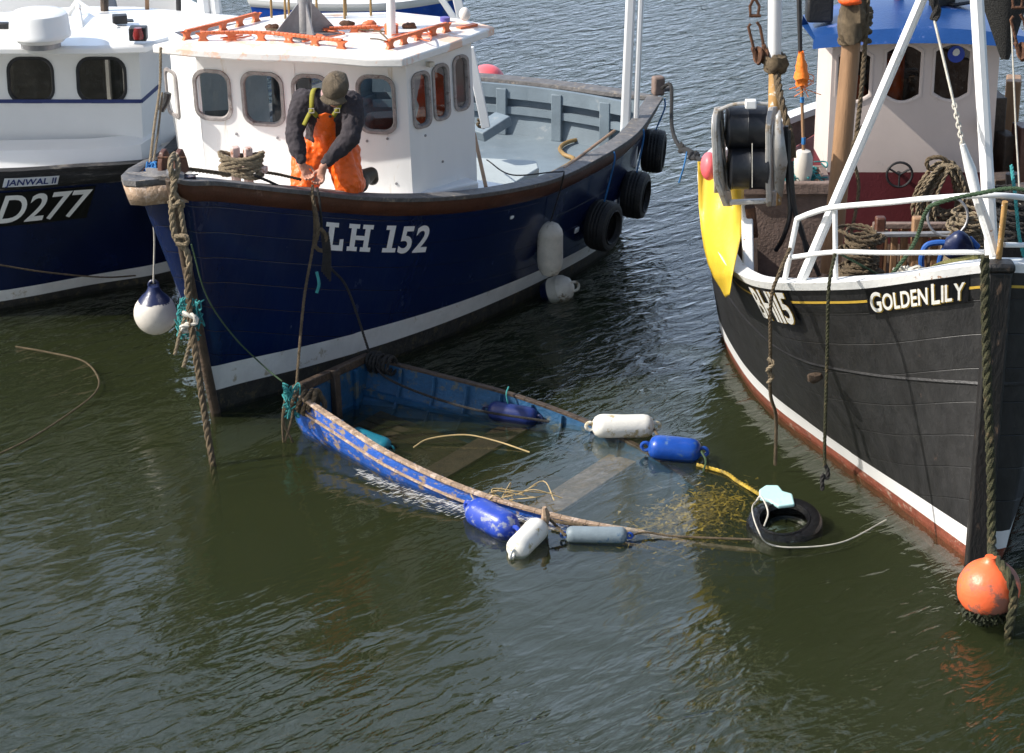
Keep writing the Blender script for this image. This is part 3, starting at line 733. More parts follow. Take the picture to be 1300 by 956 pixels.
# mast with pyramid foot
mt=MB().lathe([(.075,0),(.06,.1),(.055,1.2),(.05,3)],P(388,42,zr),n=20).build('mast',M['galv'],lb)
base=P(388,42,zr+.02)
mb=MB()
for ang in (20,110,200,290):
    d=Vector((math.cos(R(ang)),math.sin(R(ang)),0)); d2=Vector((-d.y,d.x,0))*.006
    q=[base+d*.05,base+d*.26,base+d*.05+Vector((0,0,.24))]
    mb.add([p+d2 for p in q]+[p-d2 for p in q],[(0,1,2),(5,4,3),(0,1,4,3),(1,2,5,4),(2,0,3,5)])
mb.lathe([(.28,-.02),(.28,.0),(0,.001)],base,n=4)
mb.build('mast_foot',M['galv'],mt,smooth=False)
m2=MB().tube([P(497,48,zr),P(497,48,zr)+Vector((0,0,1.5))],.035,14).build('aerial_post',M['whitegloss'],lb)
MB().tube([P(497,45,zr),P(497,45,zr)+Vector((0,0,.09))],.055,14).build('post_collar',M['orangepaint'],m2)
# work light and small roof fittings
MB().ball(P(590,18,zr+.12),.045,(1,1,1.2)).tube([P(590,24,zr),P(590,18,zr+.1)],.012).build('deck_light',M['bulb'],ro)
MB().lathe([(.04,0),(.04,.045),(.0,.05)],P(565,29,zr)).build('purple_beacon',M['purple'],ro)
for cx,cy,rr_ in ((356,10,.07),(372,12,.06),(420,12,.11),(455,8,.10)):
    c=P(cx,cy+14,zr); MB().tube([c+Vector((-rr_,0,0)),c+Vector((-rr_,0,.34)),c+Vector((-rr_*.5,0,.42)),c+Vector((rr_*.5,0,.42)),c+Vector((rr_,0,.34)),c+Vector((rr_,0,0))],.010,8).build('brass_hoop',M['hosebrown'],ro)
for k,(px,py) in enumerate(((345,35),(405,48),(440,30),(470,30),(520,33),(460,36))):
    c=P(px,py,zr+.03); MB().ball(c,.035,(1.6,1,.8),wob=.4).build('roof_fitting',M['orangepaint' if k%2 else 'grease'],ro)
# gallows struts aft of the wheelhouse and light poles
g0=PY(612,158,20.0)
MB().bar(PY(596,60,19.6),PY(617,162,19.6),.075,.05,up=(0,1,0)).build('gallows_strut',M['whitegloss'],lb,bevel=.006)
MB().bar(PY(574,-30,19.6),PY(590,40,19.6),.075,.05,up=(0,1,0)).build('gallows_leg',M['whitegloss'],lb,bevel=.006)
MB().bar(PY(545,-25,19.7),PY(580,28,19.7),.05,.04,up=(0,1,0)).build('gallows_brace',M['whitegloss'],lb,bevel=.006)
MB().bar(PY(605,172,20.2),PY(640,150,20.4),.20,.09).build('side_shelf',M['greydeck'],lb,bevel=.01)
# derrick post at the port quarter
i,z,p,nn=hB.hit(803,172); pb=P(801,150,1.1)
MB().bar(Vector((pb.x-.06,pb.y,.65)),Vector((pb.x+.02,pb.y,3.9)),.085,.085,up=(0,1,0)).build('derrick_post',M['whitegloss'],lb,bevel=.02)
MB().bar(Vector((pb.x+.035,pb.y-.01,.65)),Vector((pb.x+.105,pb.y-.01,3.9)),.05,.06,up=(0,1,0)).build('derrick_rail',M['whitegloss'],lb,bevel=.015)
# quarter bitt with pale block
qb=P(838,118,1.12); MB().box(qb+Vector((-.02,0,.07)),(.11,.10,.18),.3).build('quarter_bitt',M['planktan'],lb,bevel=.02)
MB().box(P(847,113,1.1)+Vector((-.02,-.05,.02)),(.12,.10,.05),.3).build('quarter_block',M['capgrey'],lb,bevel=.015)
# deck box
bx=[P(600,200,.93),P(680,204,.93),P(683,213,.93),P(648,234,.93),P(600,228,.93)]
MB().prism(bx,.62,.86).build('deck_hatch',M['greybox'],lb,bevel=.01)
cx_=sum(bx,Vector())/5
MB().prism([cx_+(p-cx_)*1.03 for p in bx],.855,.93).build('hatch_lid',M['greybox'],lb,bevel=.012)
# bow roller cheeks
for px in (209,229):
    b=P(px,222,1.93)
    mb=MB(); d=Vector((.36,.93,0)); sd=Vector((.93,-.36,0))*.022
    q=[b-d*.07,b+d*.11,b+d*.07+Vector((0,0,.11)),b+d*.02+Vector((0,0,.19)),b-d*.03+Vector((0,0,.17)),b-d*.06+Vector((0,0,.1))]
    mb.add([p_+sd for p_ in q]+[p_-sd for p_ in q],[tuple(range(6)),tuple(range(6,12))[::-1]]+[(k,(k+1)%6,6+(k+1)%6,6+k) for k in range(6)])
    mb.build('roller_cheek',M['brownrub'],lb,bevel=.01)
MB().tube([P(200,200,2.08),P(236,200,2.08)],.008).build('roller_pin',M['grease'],lb)
MB().tube([P(212,221,1.98),P(226,221,1.98)],.035,14).build('bow_roller',M['galv'],lb)
MB().prism([P(150+x/3.94*1,180+y/3.94,1.93) for x,y in ((195,195),(340,195),(390,185),(230,150))],1.90,1.95).build('roller_plate',M['navy'],lb)
# bitts
bb=[P(300,228,1.72),P(316,229,1.72)]
mb=MB()
for b in bb: mb.box(b+Vector((0,0,.11)),(.06,.07,.28),.35)
mb.bar(bb[0]+Vector((-.12,.03,.09)),bb[1]+Vector((.14,-.03,.09)),.05,.05)
mb.build('mooring_bitts',M['bitt'],lb,bevel=.01)
# ---------------------------------------------------------------- boat G (GOLDEN LILY)
GO=(2.98,14.18)
hG=Hull(GO,(0,1),(-1,0),
 [(0,.02,2.02),(.05,.14,1.99),(.15,.36,1.92),(.40,.68,1.78),(.58,.95,1.70),(.88,1.27,1.60),(1.20,1.42,1.54),(1.7,1.5,1.49),(2.8,1.53,1.44),(4.2,1.48,1.42),(5.0,1.22,1.42),(5.6,.75,1.45),(6.0,.35,1.48),(6.25,.03,1.5)],
 [(.03,0),(.6,.22),(1.42,.54),(2.0,.78),(2.55,1.0),(3.27,1.18),(4.35,1.28),(5.0,1.12),(5.7,.6),(6.1,.02)],
 pw=(1.15,1.0),side=1,tb=0,bulge=.03)
hG.asym=.26; hG.asl=1.6; hG.asp=.05
gl=empty('fishing_trawler',(2.98,17,0),'black planked fishing boat with gold and white name, white tube rails and blue cabin roof','fishing boat')
gz=lambda i:hG.sh[i].z
hG.band('bottom',M['redboot'],gl,lambda i:-.5,lambda i:.062,rows=4)
hG.band('waterline_stripe',M['white'],gl,lambda i:.062,lambda i:.19,rows=2)
hG.band('hull',M['black_hull'],gl,lambda i:.19,lambda i:gz(i)-.235,rows=12)
hG.band('sheer_strake',M['black_hull'],gl,lambda i:gz(i)-.245,lambda i:gz(i)-.02,rows=3,offs=[0,.014,.014,.014])
hG.band('wale',M['black'],gl,lambda i:gz(i)*.62-.05,lambda i:gz(i)*.62-.02,rows=2,offs=[0,.008,0])  # slim wale ridge, coloured black to read as a shadow line
hG.band('gold_line',M['gold'],gl,lambda i:gz(i)-.150,lambda i:gz(i)-.132,rows=1,off=.018)
hG.railcap('rail_cap',M['whiterust'],gl,lambda i:gz(i)-.045,lambda i:gz(i)+.012,.03,-.10)
rows=[hG.ring(lambda i:.9+(gz(i)-.03-.9)*k/2,-.06) for k in range(3)]
MB().quadgrid(rows,closed=True).build('bulwark_lining',M['planktan'],gl)
hG.deck('deck',M['darkwood'],gl,lambda i:.92,lambda s:True,off=-.04)
mb=MB().bar((3.0,14.13,-.3),(3.0,14.13,2.0),.15,.10,up=(0,1,0))
mb.build('stem_post',M['stem'],gl,bevel=.015)
MB().box((3.0,14.14,2.02),(.18,.14,.06)).build('stem_head',M['stem'],gl,bevel=.02)
# name and number
def condensed(txt,big):
    x=0;V=[];F=[]
    for k,ch in enumerate(txt):
        if ch==' ': x+=.12;continue
        vs,fs=text2d(ch,1.37,0,.03,sx=.62); m0=min(v[0] for v in vs); sc_=1.0 if k in big else .82
        o=len(V); V+=[(x+(v[0]-m0)*sc_,v[1]*sc_+(0 if k in big else .04)) for v in vs]; F+=[tuple(q+o for q in f) for f in fs]
        x+=(max(v[0] for v in vs)-m0)*sc_+.06
    return V,F
def panel(h,i0,dep,direction,W_,H_,pad,off,name,m,parent,side=None,x0=0,top=0):
    vs=[];fs=[];n=14
    for k in range(n+1):
        x=-pad+x0+(W_+2*pad)*k/n
        for y in (-pad*.8,H_+pad*.5+top): vs.append((x,y))
    for k in range(n): fs.append((2*k,2*k+2,2*k+3,2*k+1))
    out,f=h.decal(vs,fs,i0,dep,direction,off,side)
    return MB().add(out,f).build(name,m,parent,smooth=False)
for txt,big,pl,pr,ptop,nm in (('GOLDEN LILY',(0,7),(1106,395),(1228,389),367,'boat_name'),('BH115',(0,1,2,3,4),(974,397),(1012,400),372,'registration_number')):
    vs,fs=condensed(txt,big)
    o_,dep,i0,W_,H_=hulltext(hG,vs,fs,pl,pr,ptop,-1,.030,nm,M['lettersP'],gl)
    sh_=hulltext(hG,vs,fs,pl,pr,ptop,-1,.0255,nm+'_shadow',M['gold'],gl)[0]
    for v in sh_.data.vertices: v.co+=Vector((.007,0,-.007))
    panel(hG,i0,dep,-1,W_,H_,.025,.021,nm+'_panel',M['plateb'],gl)
# rails
def tubeobj(name,pts,r,m,parent,n=10,curve=False):
    return MB().tube(crom(pts,6) if curve else pts,r,n).build(name,M[m],parent)
GR=.019
A0=PY(1012,278,15.02)
top=[PY(1012,278,15.02),PY(1032,270,14.85),PY(1060,263,14.72),PY(1130,257,14.45),PY(1180,252,14.32),PY(1250,248,14.18),PY(1300,251,14.3),PY(1345,262,14.7)]
low=[PY(1002,327,15.0),PY(1060,320,14.72),PY(1130,321,14.45),PY(1250,320,14.2)]
tubeobj('top_rail',top,GR,'white',gl,curve=True); tubeobj('mid_rail',low,GR*.85,'white',gl,curve=True)
tubeobj('mid_rail',[PY(1275,311,14.2),PY(1300,311,14.3),PY(1340,318,14.6)],GR*.85,'white',gl)
tubeobj('rail_post',[PY(1012,278,15.02),PY(996,357,15.02)],GR,'whiterust',gl)
tubeobj('rail_post',[PY(1060,263,14.75),PY(1061,364,14.75)],GR*.9,'white',gl)
tubeobj('rail_post',[PY(1276,256,14.15),PY(1268,328,14.2)],GR,'rustywhite',gl)
# gantry legs
apex=Vector((2.76,14.62,4.28))
MB().tube([PY(1015,362,14.92),apex],.033,8).build('gantry_leg',M['white'],gl)
MB().tube([Vector((2.99,14.32,2.0)),apex+Vector((0,.05,0))],.042,8).build('gantry_leg',M['white'],gl)
# rusty bottle screw and stay
MB().tube([PY(1263,322,14.25),PY(1252,285,14.25),PY(1240,250,14.27)],[.03,.034,.03],8).build('stay_strut',M['whiterust'],gl)
MB().tube([PY(1240,250,14.27),PY(1232,215,14.3),PY(1222,183,14.3)],[.032,.036,.018],10).build('bottle_screw',M['whiterust'],gl)
ch=MB(); c0=PY(1222,183,14.3);c1=PY(1212,135,14.4)
for k in range(9):
    c=c0.lerp(c1,k/8); d=(c1-c0).normalized(); x=Vector((0,1,0)) if k%2 else d.cross(Vector((0,1,0))).normalized()
    ch.tube([c+d*.022*math.cos(t)+x*.013*math.sin(t) for t in [2*math.pi*q/10 for q in range(10)]],.0055,6,closed=True)
ch.build('stay_chain',M['ropewhite'],gl)
MB().tube([c1,PY(1186,25,14.6)],.009,6).build('forestay',M['ropewhite'],gl)
rope('stay_shackle_lashing',[PY(1186,25,14.6),PY(1189,10,14.6),PY(1183,-5,14.6),PY(1188,-25,14.6)],.030,M['ropedark'],None,parent=gl)
# mast
MB().tube([PY(1054,345,16.2),PY(1068,200,16.2),PY(1088,-30,16.2)],[.072,.068,.062],18).build('mast',M['mastwood'],gl)
rope('mast_halyard',[PY(1084,200,16.05),PY(1093,120,16.05),PY(1098,60,16.05),PY(1103,-20,16.05)],.017,M['ropeold'],None,parent=gl)
rope('mast_halyard',[PY(1078,310,16.05),PY(1090,240,16.05),PY(1082,190,16.0),PY(1095,160,16.05)],.013,M['ropeold'],None,parent=gl)
mb=MB()
for k in range(5):
    c=PY(1087-k*.5,14+k*9,16.2); rope_mb([c+Vector((math.cos(t)*.10,math.sin(t)*.10,.02*math.sin(t*2+k))) for t in [2*math.pi*q/10 for q in range(10)]],.018,mb,closed=True)
mb.build('mast_lashing',M['ropeold'],gl)
MB().ball(PY(1083,25,16.05),.10,(1,1,1.7),wob=.6).build('halyard_bundle',M['ropeold'],gl)
MB().ball(PY(1078,1,16.0),.05,(1.6,1,.7),wob=.3).build('orange_block',M['orangecloth'],gl)
# wheelhouse
z0=.95; F0=Vector((2.43,18.0,z0)); F1=Vector((3.70,18.0,z0)); B1=Vector((3.72,18.68,z0)); B0=Vector((2.41,18.68,z0))
Z_=Vector((0,0,1))
mb=MB(); 
def arch(pl,pr,pt_,pb,wl):
    um=wl.u_px((pl+pr)/2,1.2); v1=wl.v_px(pt_,um); v0=wl.v_px(pb,um); u0=wl.u_px(pl,(v0+v1)/2);u1=wl.u_px(pr,(v0+v1)/2)
    w_=u1-u0; out=[]
    for k in range(9): t=k/8; out.append((u1-w_*t,v1-.055+.055*math.sin(math.pi*t)))
    for k in range(9): t=k/8; out.append((u0+w_*t,v0+.055-.055*math.sin(math.pi*t)))
    return out
wf=Wall(F0,F1,Z_)
ho=[arch(1062,1106,62,130,wf),arch(1123,1170,56,130,wf),arch(1185,1232,55,128,wf)]
HG=1.62
wf.mesh(mb,[(0,.55),(wf.L,.55),(wf.L,HG),(0,HG)],ho,.03)
for a,b in ((F1,B1),(B0,F0)):
    q=Wall(a,b,Z_); q.mesh(mb,[(0,.55),(q.L,.55),(q.L,HG),(0,HG)],[],.03)
gw=mb.build('wheelhouse',M['paint_grey_wh'],gl,smooth=False)
for h_ in ho: wf.window(gl,h_,fw=.012,fm='paint_grey_wh',proud=.006,gm='glass')
mb=MB(); e=.002
for a,b in ((F0,F1),(F1,B1),(B1,B0),(B0,F0)):
    q=Wall(a,b,Z_); q.mesh(mb,[(0,-.05),(q.L,-.05),(q.L,.549),(0,.549)],[],.03)
mb.build('lower_wheelhouse',M['maroon'],gl,smooth=False)
# blue roof with flared front edge
def rw_(x,y,z): return Vector((x,y,z+.12))
mb=MB(); sec=[]
for t in [k/14 for k in range(15)]:
    x=2.28+1.60*t; c=4*t*(1-t)
    sec.append([rw_(x-.03*(1-2*t),17.78,2.40+.045*c),rw_(x,17.90,2.465+.07*c),rw_(x,18.3,2.47+.15*c),rw_(x,18.72,2.45+.16*c),rw_(x,18.76,2.36+.10*c),rw_(x,18.0,2.42+.04*c),rw_(x-.03*(1-2*t),17.78,2.40+.045*c)])
mb.quadgrid(sec); gr_=mb.build('roof',M['blueroof'],gl,sharp=25)
MB().box((2.34,18.2,2.74),(.20,.16,.20)).build('compass_box',M['black'],gr_,bevel=.02)
MB().box((3.30,18.35,2.84),(.22,.08,.24),.6).box((3.42,18.42,2.74),(.22,.18,.03),.6).build('floodlight',M['black'],gr_,bevel=.02)
MB().tube([(3.0,18.55,2.6),(3.0,18.55,3.3)],.04,10).build('mizzen_post',M['maroon'],gl)
# cabin content
MB().lathe([(.02,0),(.10,.02),(.12,.05),(.11,.45),(.0,.46)],(2.90,18.22,1.92),n=16,wob=.03).build('orange_oilskin',M['orangecloth'],gw)
MB().ball((2.60,18.14,2.0),.13,(1,.7,1.8),wob=.5).build('orange_oilskin',M['orangecloth'],gw)
MB().box((3.42,18.16,1.86),(.4,.2,.2)).build('blue_box',M['hoseblue'],gw,bevel=.02)
MB().box((3.06,18.62,1.75),(1.2,.05,1.45)).build('varnished_lining',M['brownrub'],gw)
q=wf
MB().lathe([(.065,0),(.065,.002),(0,.003)],wf.at(wf.u_px(1212,1.3),wf.v_px(69,.9),-.004),axis=(0,-1,0),n=28).build('round_sticker',M['sticker'],gl)
MB().lathe([(.028,0),(.028,.002),(0,.003)],wf.at(wf.u_px(1212,1.3),wf.v_px(67,.9),.0),axis=(0,-1,0),n=9,wob=.01).build('sticker_emblem',M['lettersP'],gl)
# hand wheel
c=wf.at(wf.u_px(1141,.6),wf.v_px(219,.7),.06); mb=MB(); pts=[c+Vector((math.cos(t)*.098,0,math.sin(t)*.098)) for t in [2*math.pi*k/24 for k in range(24)]]
mb.tube(pts,.010,8,closed=True)
for a in (30,150,270): mb.tube([c,c+Vector((math.cos(R(a))*.098,0,math.sin(R(a))*.098))],.008,6)
mb.tube([c,c+Vector((0,.08,0))],.014,8); mb.build('hand_wheel',M['black'],gl)
# coil of rope hung on the front
mb=MB(); random.seed(3); cc=PY(1201,205,17.72)
for k in range(26):
    w_=random.uniform(.10,.27);h_=random.uniform(.38,.60);dx=random.uniform(-.06,.06)+.03*(w_-.18); dy=random.uniform(-.14,.0)
    pts=[cc+Vector((dx,dy,0))+Vector((math.sin(t)*w_*(.35+.65*(1-math.cos(t))/2),random.uniform(-.015,.015),-(1-math.cos(t))/2*h_)) for t in [2*math.pi*q/12 for q in range(12)]]
    rope_mb(pts,.014,mb,strands=2,closed=True)
ro_=mb.build('rope_coil',M['rope']); tag(ro_,'thick hank of weathered rope hung on the maroon and cream cabin front','rope coil')
tag(rope_mb([cc+Vector((.02,-.05,.0)),cc+Vector((-.06,-.06,.05)),cc+Vector((-.15,-.06,.03)),cc+Vector((-.13,-.06,-.04)),cc+Vector((.02,-.06,-.03)),cc+Vector((.1,-.06,-.05))],.018).build('rope_tie',M['ropeold'],None),'short rope loop tying the top of the big hank on the cabin','rope')
# far bulwark tarp
i1=[PY(1000,178,19.2),PY(1046,150,19.6)]
mb=MB(); rows=[]
for a in range(12):
    rr_=[]
    for b in range(10):
        p=Vector((2.10+.55*a/11,18.7+1.0*a/11,1.42)).lerp(Vector((2.25+.35*a/11,18.35+.8*a/11,.98)),b/9); d=noise.noise(p*4.3)*.12+noise.noise(p*9)*.05; rr_.append(p+Vector((d*.5,-abs(d)-.02,d*.7)))
    rows.append(rr_)
mb.quadgrid(rows); tag(mb.build('tarpaulin',M['tarp'],None,solid=.006,sharp=60,sub=1),'crumpled red tarpaulin heaped beside the blue roofed cabin','tarpaulin')
# tan plank box with teal net, beside the hauler
X0,X1=PY(1000,240,16.9).x,PY(1052,240,16.9).x
bxo=empty('plank_box',((X0+X1)/2,17.1,.93),'tan plank bin full of teal netting beside the net hauler','bin')
zt=PY(1020,232,16.9).z
MB().box(((X0+X1)/2-.15,16.9,(zt+.93)/2),(X1-X0+.35,.05,zt-.93)).build('front_board',M['planktan'],bxo,bevel=.006)
for x in (X0-.32,X1): MB().box((x,17.12,(zt+.93)/2),(.05,.39,zt-.93)).build('side_board',M['planktan'],bxo,bevel=.006)
MB().box(((X0+X1)/2-.15,17.34,(zt+.93)/2),(X1-X0+.35,.05,zt-.93)).build('back_board',M['planktan'],bxo,bevel=.006)
MB().box(((X0+X1)/2-.15,16.87,zt-.03),(X1-X0+.40,.07,.09)).build('rim',M['planktan'],bxo,bevel=.01)
mb=MB()
for k in range(60):
    p=Vector((random.uniform(X0-.12,X1-.04),random.uniform(16.95,17.3),zt-.02+random.uniform(-.04,.06)))
    pts=[p+Vector((random.uniform(-.09,.09),random.uniform(-.07,.07),random.uniform(-.02,.05))) for _ in range(4)]
    mb.tube(crom(pts,4),.006,5)
tag(mb.build('netting',M['ropeteal']),'heap of teal netting lying in the plank bin','netting')
# dan buoy with stick and flag in the bin
fl=PY(1020,212,17.0)
db=empty('marker_buoy',fl+Vector((0,0,-.1)),'fishing marker pole with orange rag and white float standing in the plank bin','marker buoy')
MB().lathe([(.02,-.13),(.055,-.11),(.068,-.05),(.068,.07),(.05,.12),(.015,.13)],fl,n=18,wob=.008).build('float',M['fwhite'],db)
pa=PY(1020,183,17.0);pb_=PY(1016,70,17.05);pc=PY(1014,-25,17.1)
MB().tube([fl,pa,pb_],.012,8).build('cane',M['mastwood'],db); MB().tube([pb_,pc],[.016,.020],8).build('taped_top',M['black'],db)
MB().tube([pa+Vector((0,0,0)),pa+Vector((0,0,.05))],.015,8).build('blue_tape',M['ropeblue'],db); q=PY(1018,130,17.02); MB().tube([q,q+Vector((0,0,.04))],.015,8).build('blue_tape',M['ropeblue'],db)
mb=MB(); q0=PY(1017,66,17.0);q1=PY(1018,108,17.0)
rows=[]
for a in range(10):
    t=a/9; c=q0.lerp(q1,t); r_=.018+.055*t**1.2*(1 if t<.85 else .5)
    rows.append([c+Vector((math.cos(u)*r_*(1+.35*noise.noise(Vector((math.cos(u)*2,math.sin(u)*2,t*6)))),math.sin(u)*r_,.01*math.sin(u*3))) for u in [2*math.pi*k/16 for k in range(16)]])
mb.quadgrid(rows,closed=True)
for k in range(7):
    c=q1+Vector((random.uniform(-.03,.05),-.01,random.uniform(0,.1))); mb.tube(crom([c,c+Vector((random.uniform(-.08,.1),0,-.03)),c+Vector((random.uniform(-.1,.1),0,-.09))],4),.003,5)
mb.build('orange_rag',M['flag'],db)
# net hauler
hh=empty('net_hauler',PY(948,262,15.9),'steel framed net hauler with two black drums overhanging the black boat side','net hauler')
Yh=15.9
def hp(x,y,dy=0): return PY(x,y,Yh+dy)
for x0_,x1_,x2_ in ((907,909,925),(976,975,980)):
    d=.11
    f=[hp(x0_,148,-.02),hp(x0_-1,165,-.05),hp(x1_,230,-.06),hp(x2_-4,262,-.02),hp(x2_+2,262,.2),hp(x1_+10,200,.24),hp(x0_+8,135,.2),hp(x0_+3,136,.05)]
    mb=MB(); sx=Vector((.018,0,0)); n_=len(f)
    cc_=sum(f,Vector())/n_; g=[cc_+(p-cc_)*.72 for p in f]
    vs=[p-sx for p in f]+[p+sx for p in f]+[p+sx for p in g]+[p-sx for p in g]
    fs=[]
    for k in range(n_):
        k2=(k+1)%n_; fs+=[(k,k2,n_+k2,n_+k),(n_+k,n_+k2,2*n_+k2,2*n_+k),(2*n_+k,2*n_+k2,3*n_+k2,3*n_+k),(3*n_+k,3*n_+k2,k2,k)]
    mb.add(vs,fs).build('side_frame',M['steel'],hh,bevel=.006)
    MB().add([p for p in f],[tuple(range(n_))]).build('side_plate',M['steel'],hh,solid=.008)
# drums: upper and lower, axis along x
def drum(xl,xr,yc,pr,dy,name):
    a=hp(xl,yc,dy);b=hp(xr,yc,dy); r=pr/178.; L=(b-a).length
    MB().lathe([(.02,0),(r*.86,0),(r,.012),(r,.02),(r*.97,.03),(r*.97,L*.5-.004),(r*.985,L*.5),(r*.97,L*.5+.004),(r*.97,L-.03),(r,L-.02),(r,L-.012),(r*.86,L),(.02,L)],a,axis=b-a,n=40).build(name,M['drum'],hh)
drum(922,974,161,27,.12,'upper_drum'); drum(925,975,212,28,.08,'lower_drum')
MB().bar(hp(926,257,0),hp(976,255,0),.05,.03).build('lower_roller_bar',M['steel'],hh,bevel=.006)
MB().tube(crom([hp(912,140,.0),hp(930,133,0),hp(950,131,0),hp(975,132,0)],5),.013,8).build('top_tube',M['steel'],hh)
MB().box(hp(953,132,-.03),(.075,.06,.06)).build('white_guard',M['white'],hh,bevel=.008)
MB().tube([hp(955,182,-.11),hp(955,238,-.11)],.003,5).build('drum_cord',M['ropewhite'],hh)
mb=MB(); rows=[]
for a in range(9):
    t=a/8; rows.append([hp(907-(1-abs(2*t-1))*16*(b/5)+b*3,185+t*60,-.02+.22*b/5) for b in range(6)])
mb.quadgrid(rows); mb.build('canvas_guard',M['canvas'],hh,solid=.006)
MB().add([hp(984,150,-.02),hp(990,140,0),hp(999,205,0),hp(992,250,0),hp(983,240,-.02),hp(981,180,-.02)],[(0,1,2,3,4,5)]).build('outer_cheek',M['steel'],hh,solid=.03)
mb=MB(); mb.bar(hp(952,262,.05),PY(956,300,16.0),.07,.07,up=(0,1,0)); mb.build('hauler_leg',M['grease'],hh,bevel=.01)
mb=MB().bar(PY(948,255,16.05),PY(950,352,15.7),.075,.07,up=(0,1,0)); mb.build('gallows_post',M['whiterust'],gl,bevel=.01)
mb=MB().bar(PY(955,305,16.1),PY(956,350,15.75),.06,.06,up=(0,1,0)); mb.build('wooden_post',M['mastwood'],gl,bevel=.01)
# hydraulic hoses
for pts in ([(998,160,15.95),(1000,220,15.95),(1003,270,15.9),(995,300,15.95),(985,318,16)],[(1001,165,15.95),(1003,225,15.9),(1012,280,15.9),(1030,325,15.9),(1040,350,15.9)],[(1004,205,15.95),(1008,260,15.9),(1020,300,15.9),(1028,345,15.9)]):
    MB().tube(crom([PY(*p) for p in pts],8),.017,8).build('hydraulic_hose',M['drum'],hh)
# davit pole with hanging block and chain
MB().tube([PY(984,-30,16.6),PY(983,72,16.6)],.048,14).build('davit_pole',M['whitegloss'],gl)
MB().tube([PY(984,72,16.6),PY(983,150,16.4),PY(984,260,16.3)],.044,12).build('lower_davit',M['rustywhite'],gl)
mb=MB()
for k in range(7):
    c=PY(984,72+k*2.6,16.58); rope_mb([c+Vector((math.cos(t)*.068,math.sin(t)*.068,.012*math.sin(t+k))) for t in [2*math.pi*q/8 for q in range(8)]],.016,mb,closed=True)
mb.ball(PY(986,82,16.5),.07,(1,.6,1.2),wob=.6); mb.build('davit_lashing',M['ropeold'],gl)
def block(px,py,Y,s_,label):
    o=empty('hanging_block',PY(px,py,Y),label,'pulley block')
    def q(dx,dy,d=0): return PY(px+dx*s_,py+dy*s_,Y+d)
    MB().tube([q(-2,-66),q(-6,-58),q(-5,-45),q(4,-45),q(6,-58),q(2,-66)],.011,7,closed=True).build('shackle',M['grease'],o)
    MB().tube([q(-7,-46),q(8,-46)],.012,7).build('shackle_pin',M['grease'],o)
    mb=MB()
    for s2 in (-1,1): mb.tube([q(-5*1,-36),q(-8,-32),q(2,8)] if s2<0 else [q(3,-38),q(7,-32),q(13,0)],.011,7)
    mb.build('block_strap',M['grease'],o)
    mb=MB(); c=q(8,4); mb.lathe([(.045,-.03),(.062,-.03),(.062,-.02),(.035,0),(.062,.02),(.062,.03),(.045,.03)],c,axis=(.9,.4,-.1),n=20); mb.build('sheave',M['grease'],o)
    MB().bar(q(-3,-6),q(6,16),.03,.05,up=(0,1,0)).bar(q(11,-10),q(18,10),.03,.05,up=(0,1,0)).build('cheek_plate',M['grease'],o,bevel=.01)
    return o
block(958,66,16.6,1,'rusty pulley block hanging by a shackle beside the white davit pole')
block(1292,60,17.0,1.1,'dark pulley block hanging right of the cabin by the fish net')
rope('block_tail',[PY(972,72,16.58),PY(978,86,16.55),PY(986,84,16.5)],.018,M['ropeold'],None,parent=gl)
MB().tube([PY(950,-20,16.6),PY(984,-22,16.6)],.02,8).build('davit_arm',M['white'],gl)
rope('davit_stay',[PY(986,95,16.5),PY(992,130,16.3),PY(1004,175,16.2),PY(1006,200,16.2)],.028,M['ropeold'],None,parent=gl)
# hanging dark net, poles and clutter right of the cabin
mb=MB(); rows=[]
for a in range(8):
    t=a/7; c=PY(1276,-20+t*95,17.4); r_=.17*(1-t)+.03
    rows.append([c+Vector((math.cos(u)*r_*(1+.2*math.sin(u*4)),math.sin(u)*r_*.7,0)) for u in [2*math.pi*k/16 for k in range(16)]])
mb.quadgrid(rows,closed=True); tag(mb.build('hanging_net',mat('dark_netting',(.035,.035,.033),.9,var=.5,scale=60,bump=1,bscale=90)),'dark bundled net hanging high on the right of the blue cabin roof','net')
MB().tube([PY(1284,30,17.3),PY(1290,170,17.2),PY(1298,300,17.0)],.007,6).build('side_stay',M['ropewhite'],gl)
for k,(x,y,Y,sx_,sy_,sz_,mm,rz) in enumerate(((1262,150,18.6,.10,.3,1.1,'darkwood',.1),(1275,200,18.4,.12,.2,1.0,'darkwood',.3),(1285,130,18.9,.12,.25,1.2,'mastwood',-.2),(1296,190,18.3,.1,.2,1.0,'brownrub',.2),(1270,255,17.6,.2,.2,.5,'darkwood',.2),(1295,270,17.2,.2,.2,.6,'darkwood',.5))):
    c=PY(x,y,Y); mb=MB().box((c.x,c.y,.92+ (c.z-.92)/2+.1),(sx_,sy_,(c.z-.92)+.2),rz)
    tag(mb.build('timber_prop',M[mm],None,bevel=.01),['tall dark timber prop against the right side of the cabin','dark prop beside the tall timber right of the cabin','brown timber prop standing furthest back right of the cabin','reddish timber prop at the right edge beside the cabin','low dark timber block behind the right white pole','low dark timber block at the right edge behind the rail'][k],'timber')
for k,(x,y,r_) in enumerate(((1285,245,.05),)):
    MB().tube([PY(x,y-25,17.4),PY(x,y+40,17.4)],r_,12).build('exhaust_pipe',M['black'],gl)
MB().box(PY(1247,160,17.9),(.07,.06,.12)).build('side_lamp',M['galv'],gl,bevel=.01)
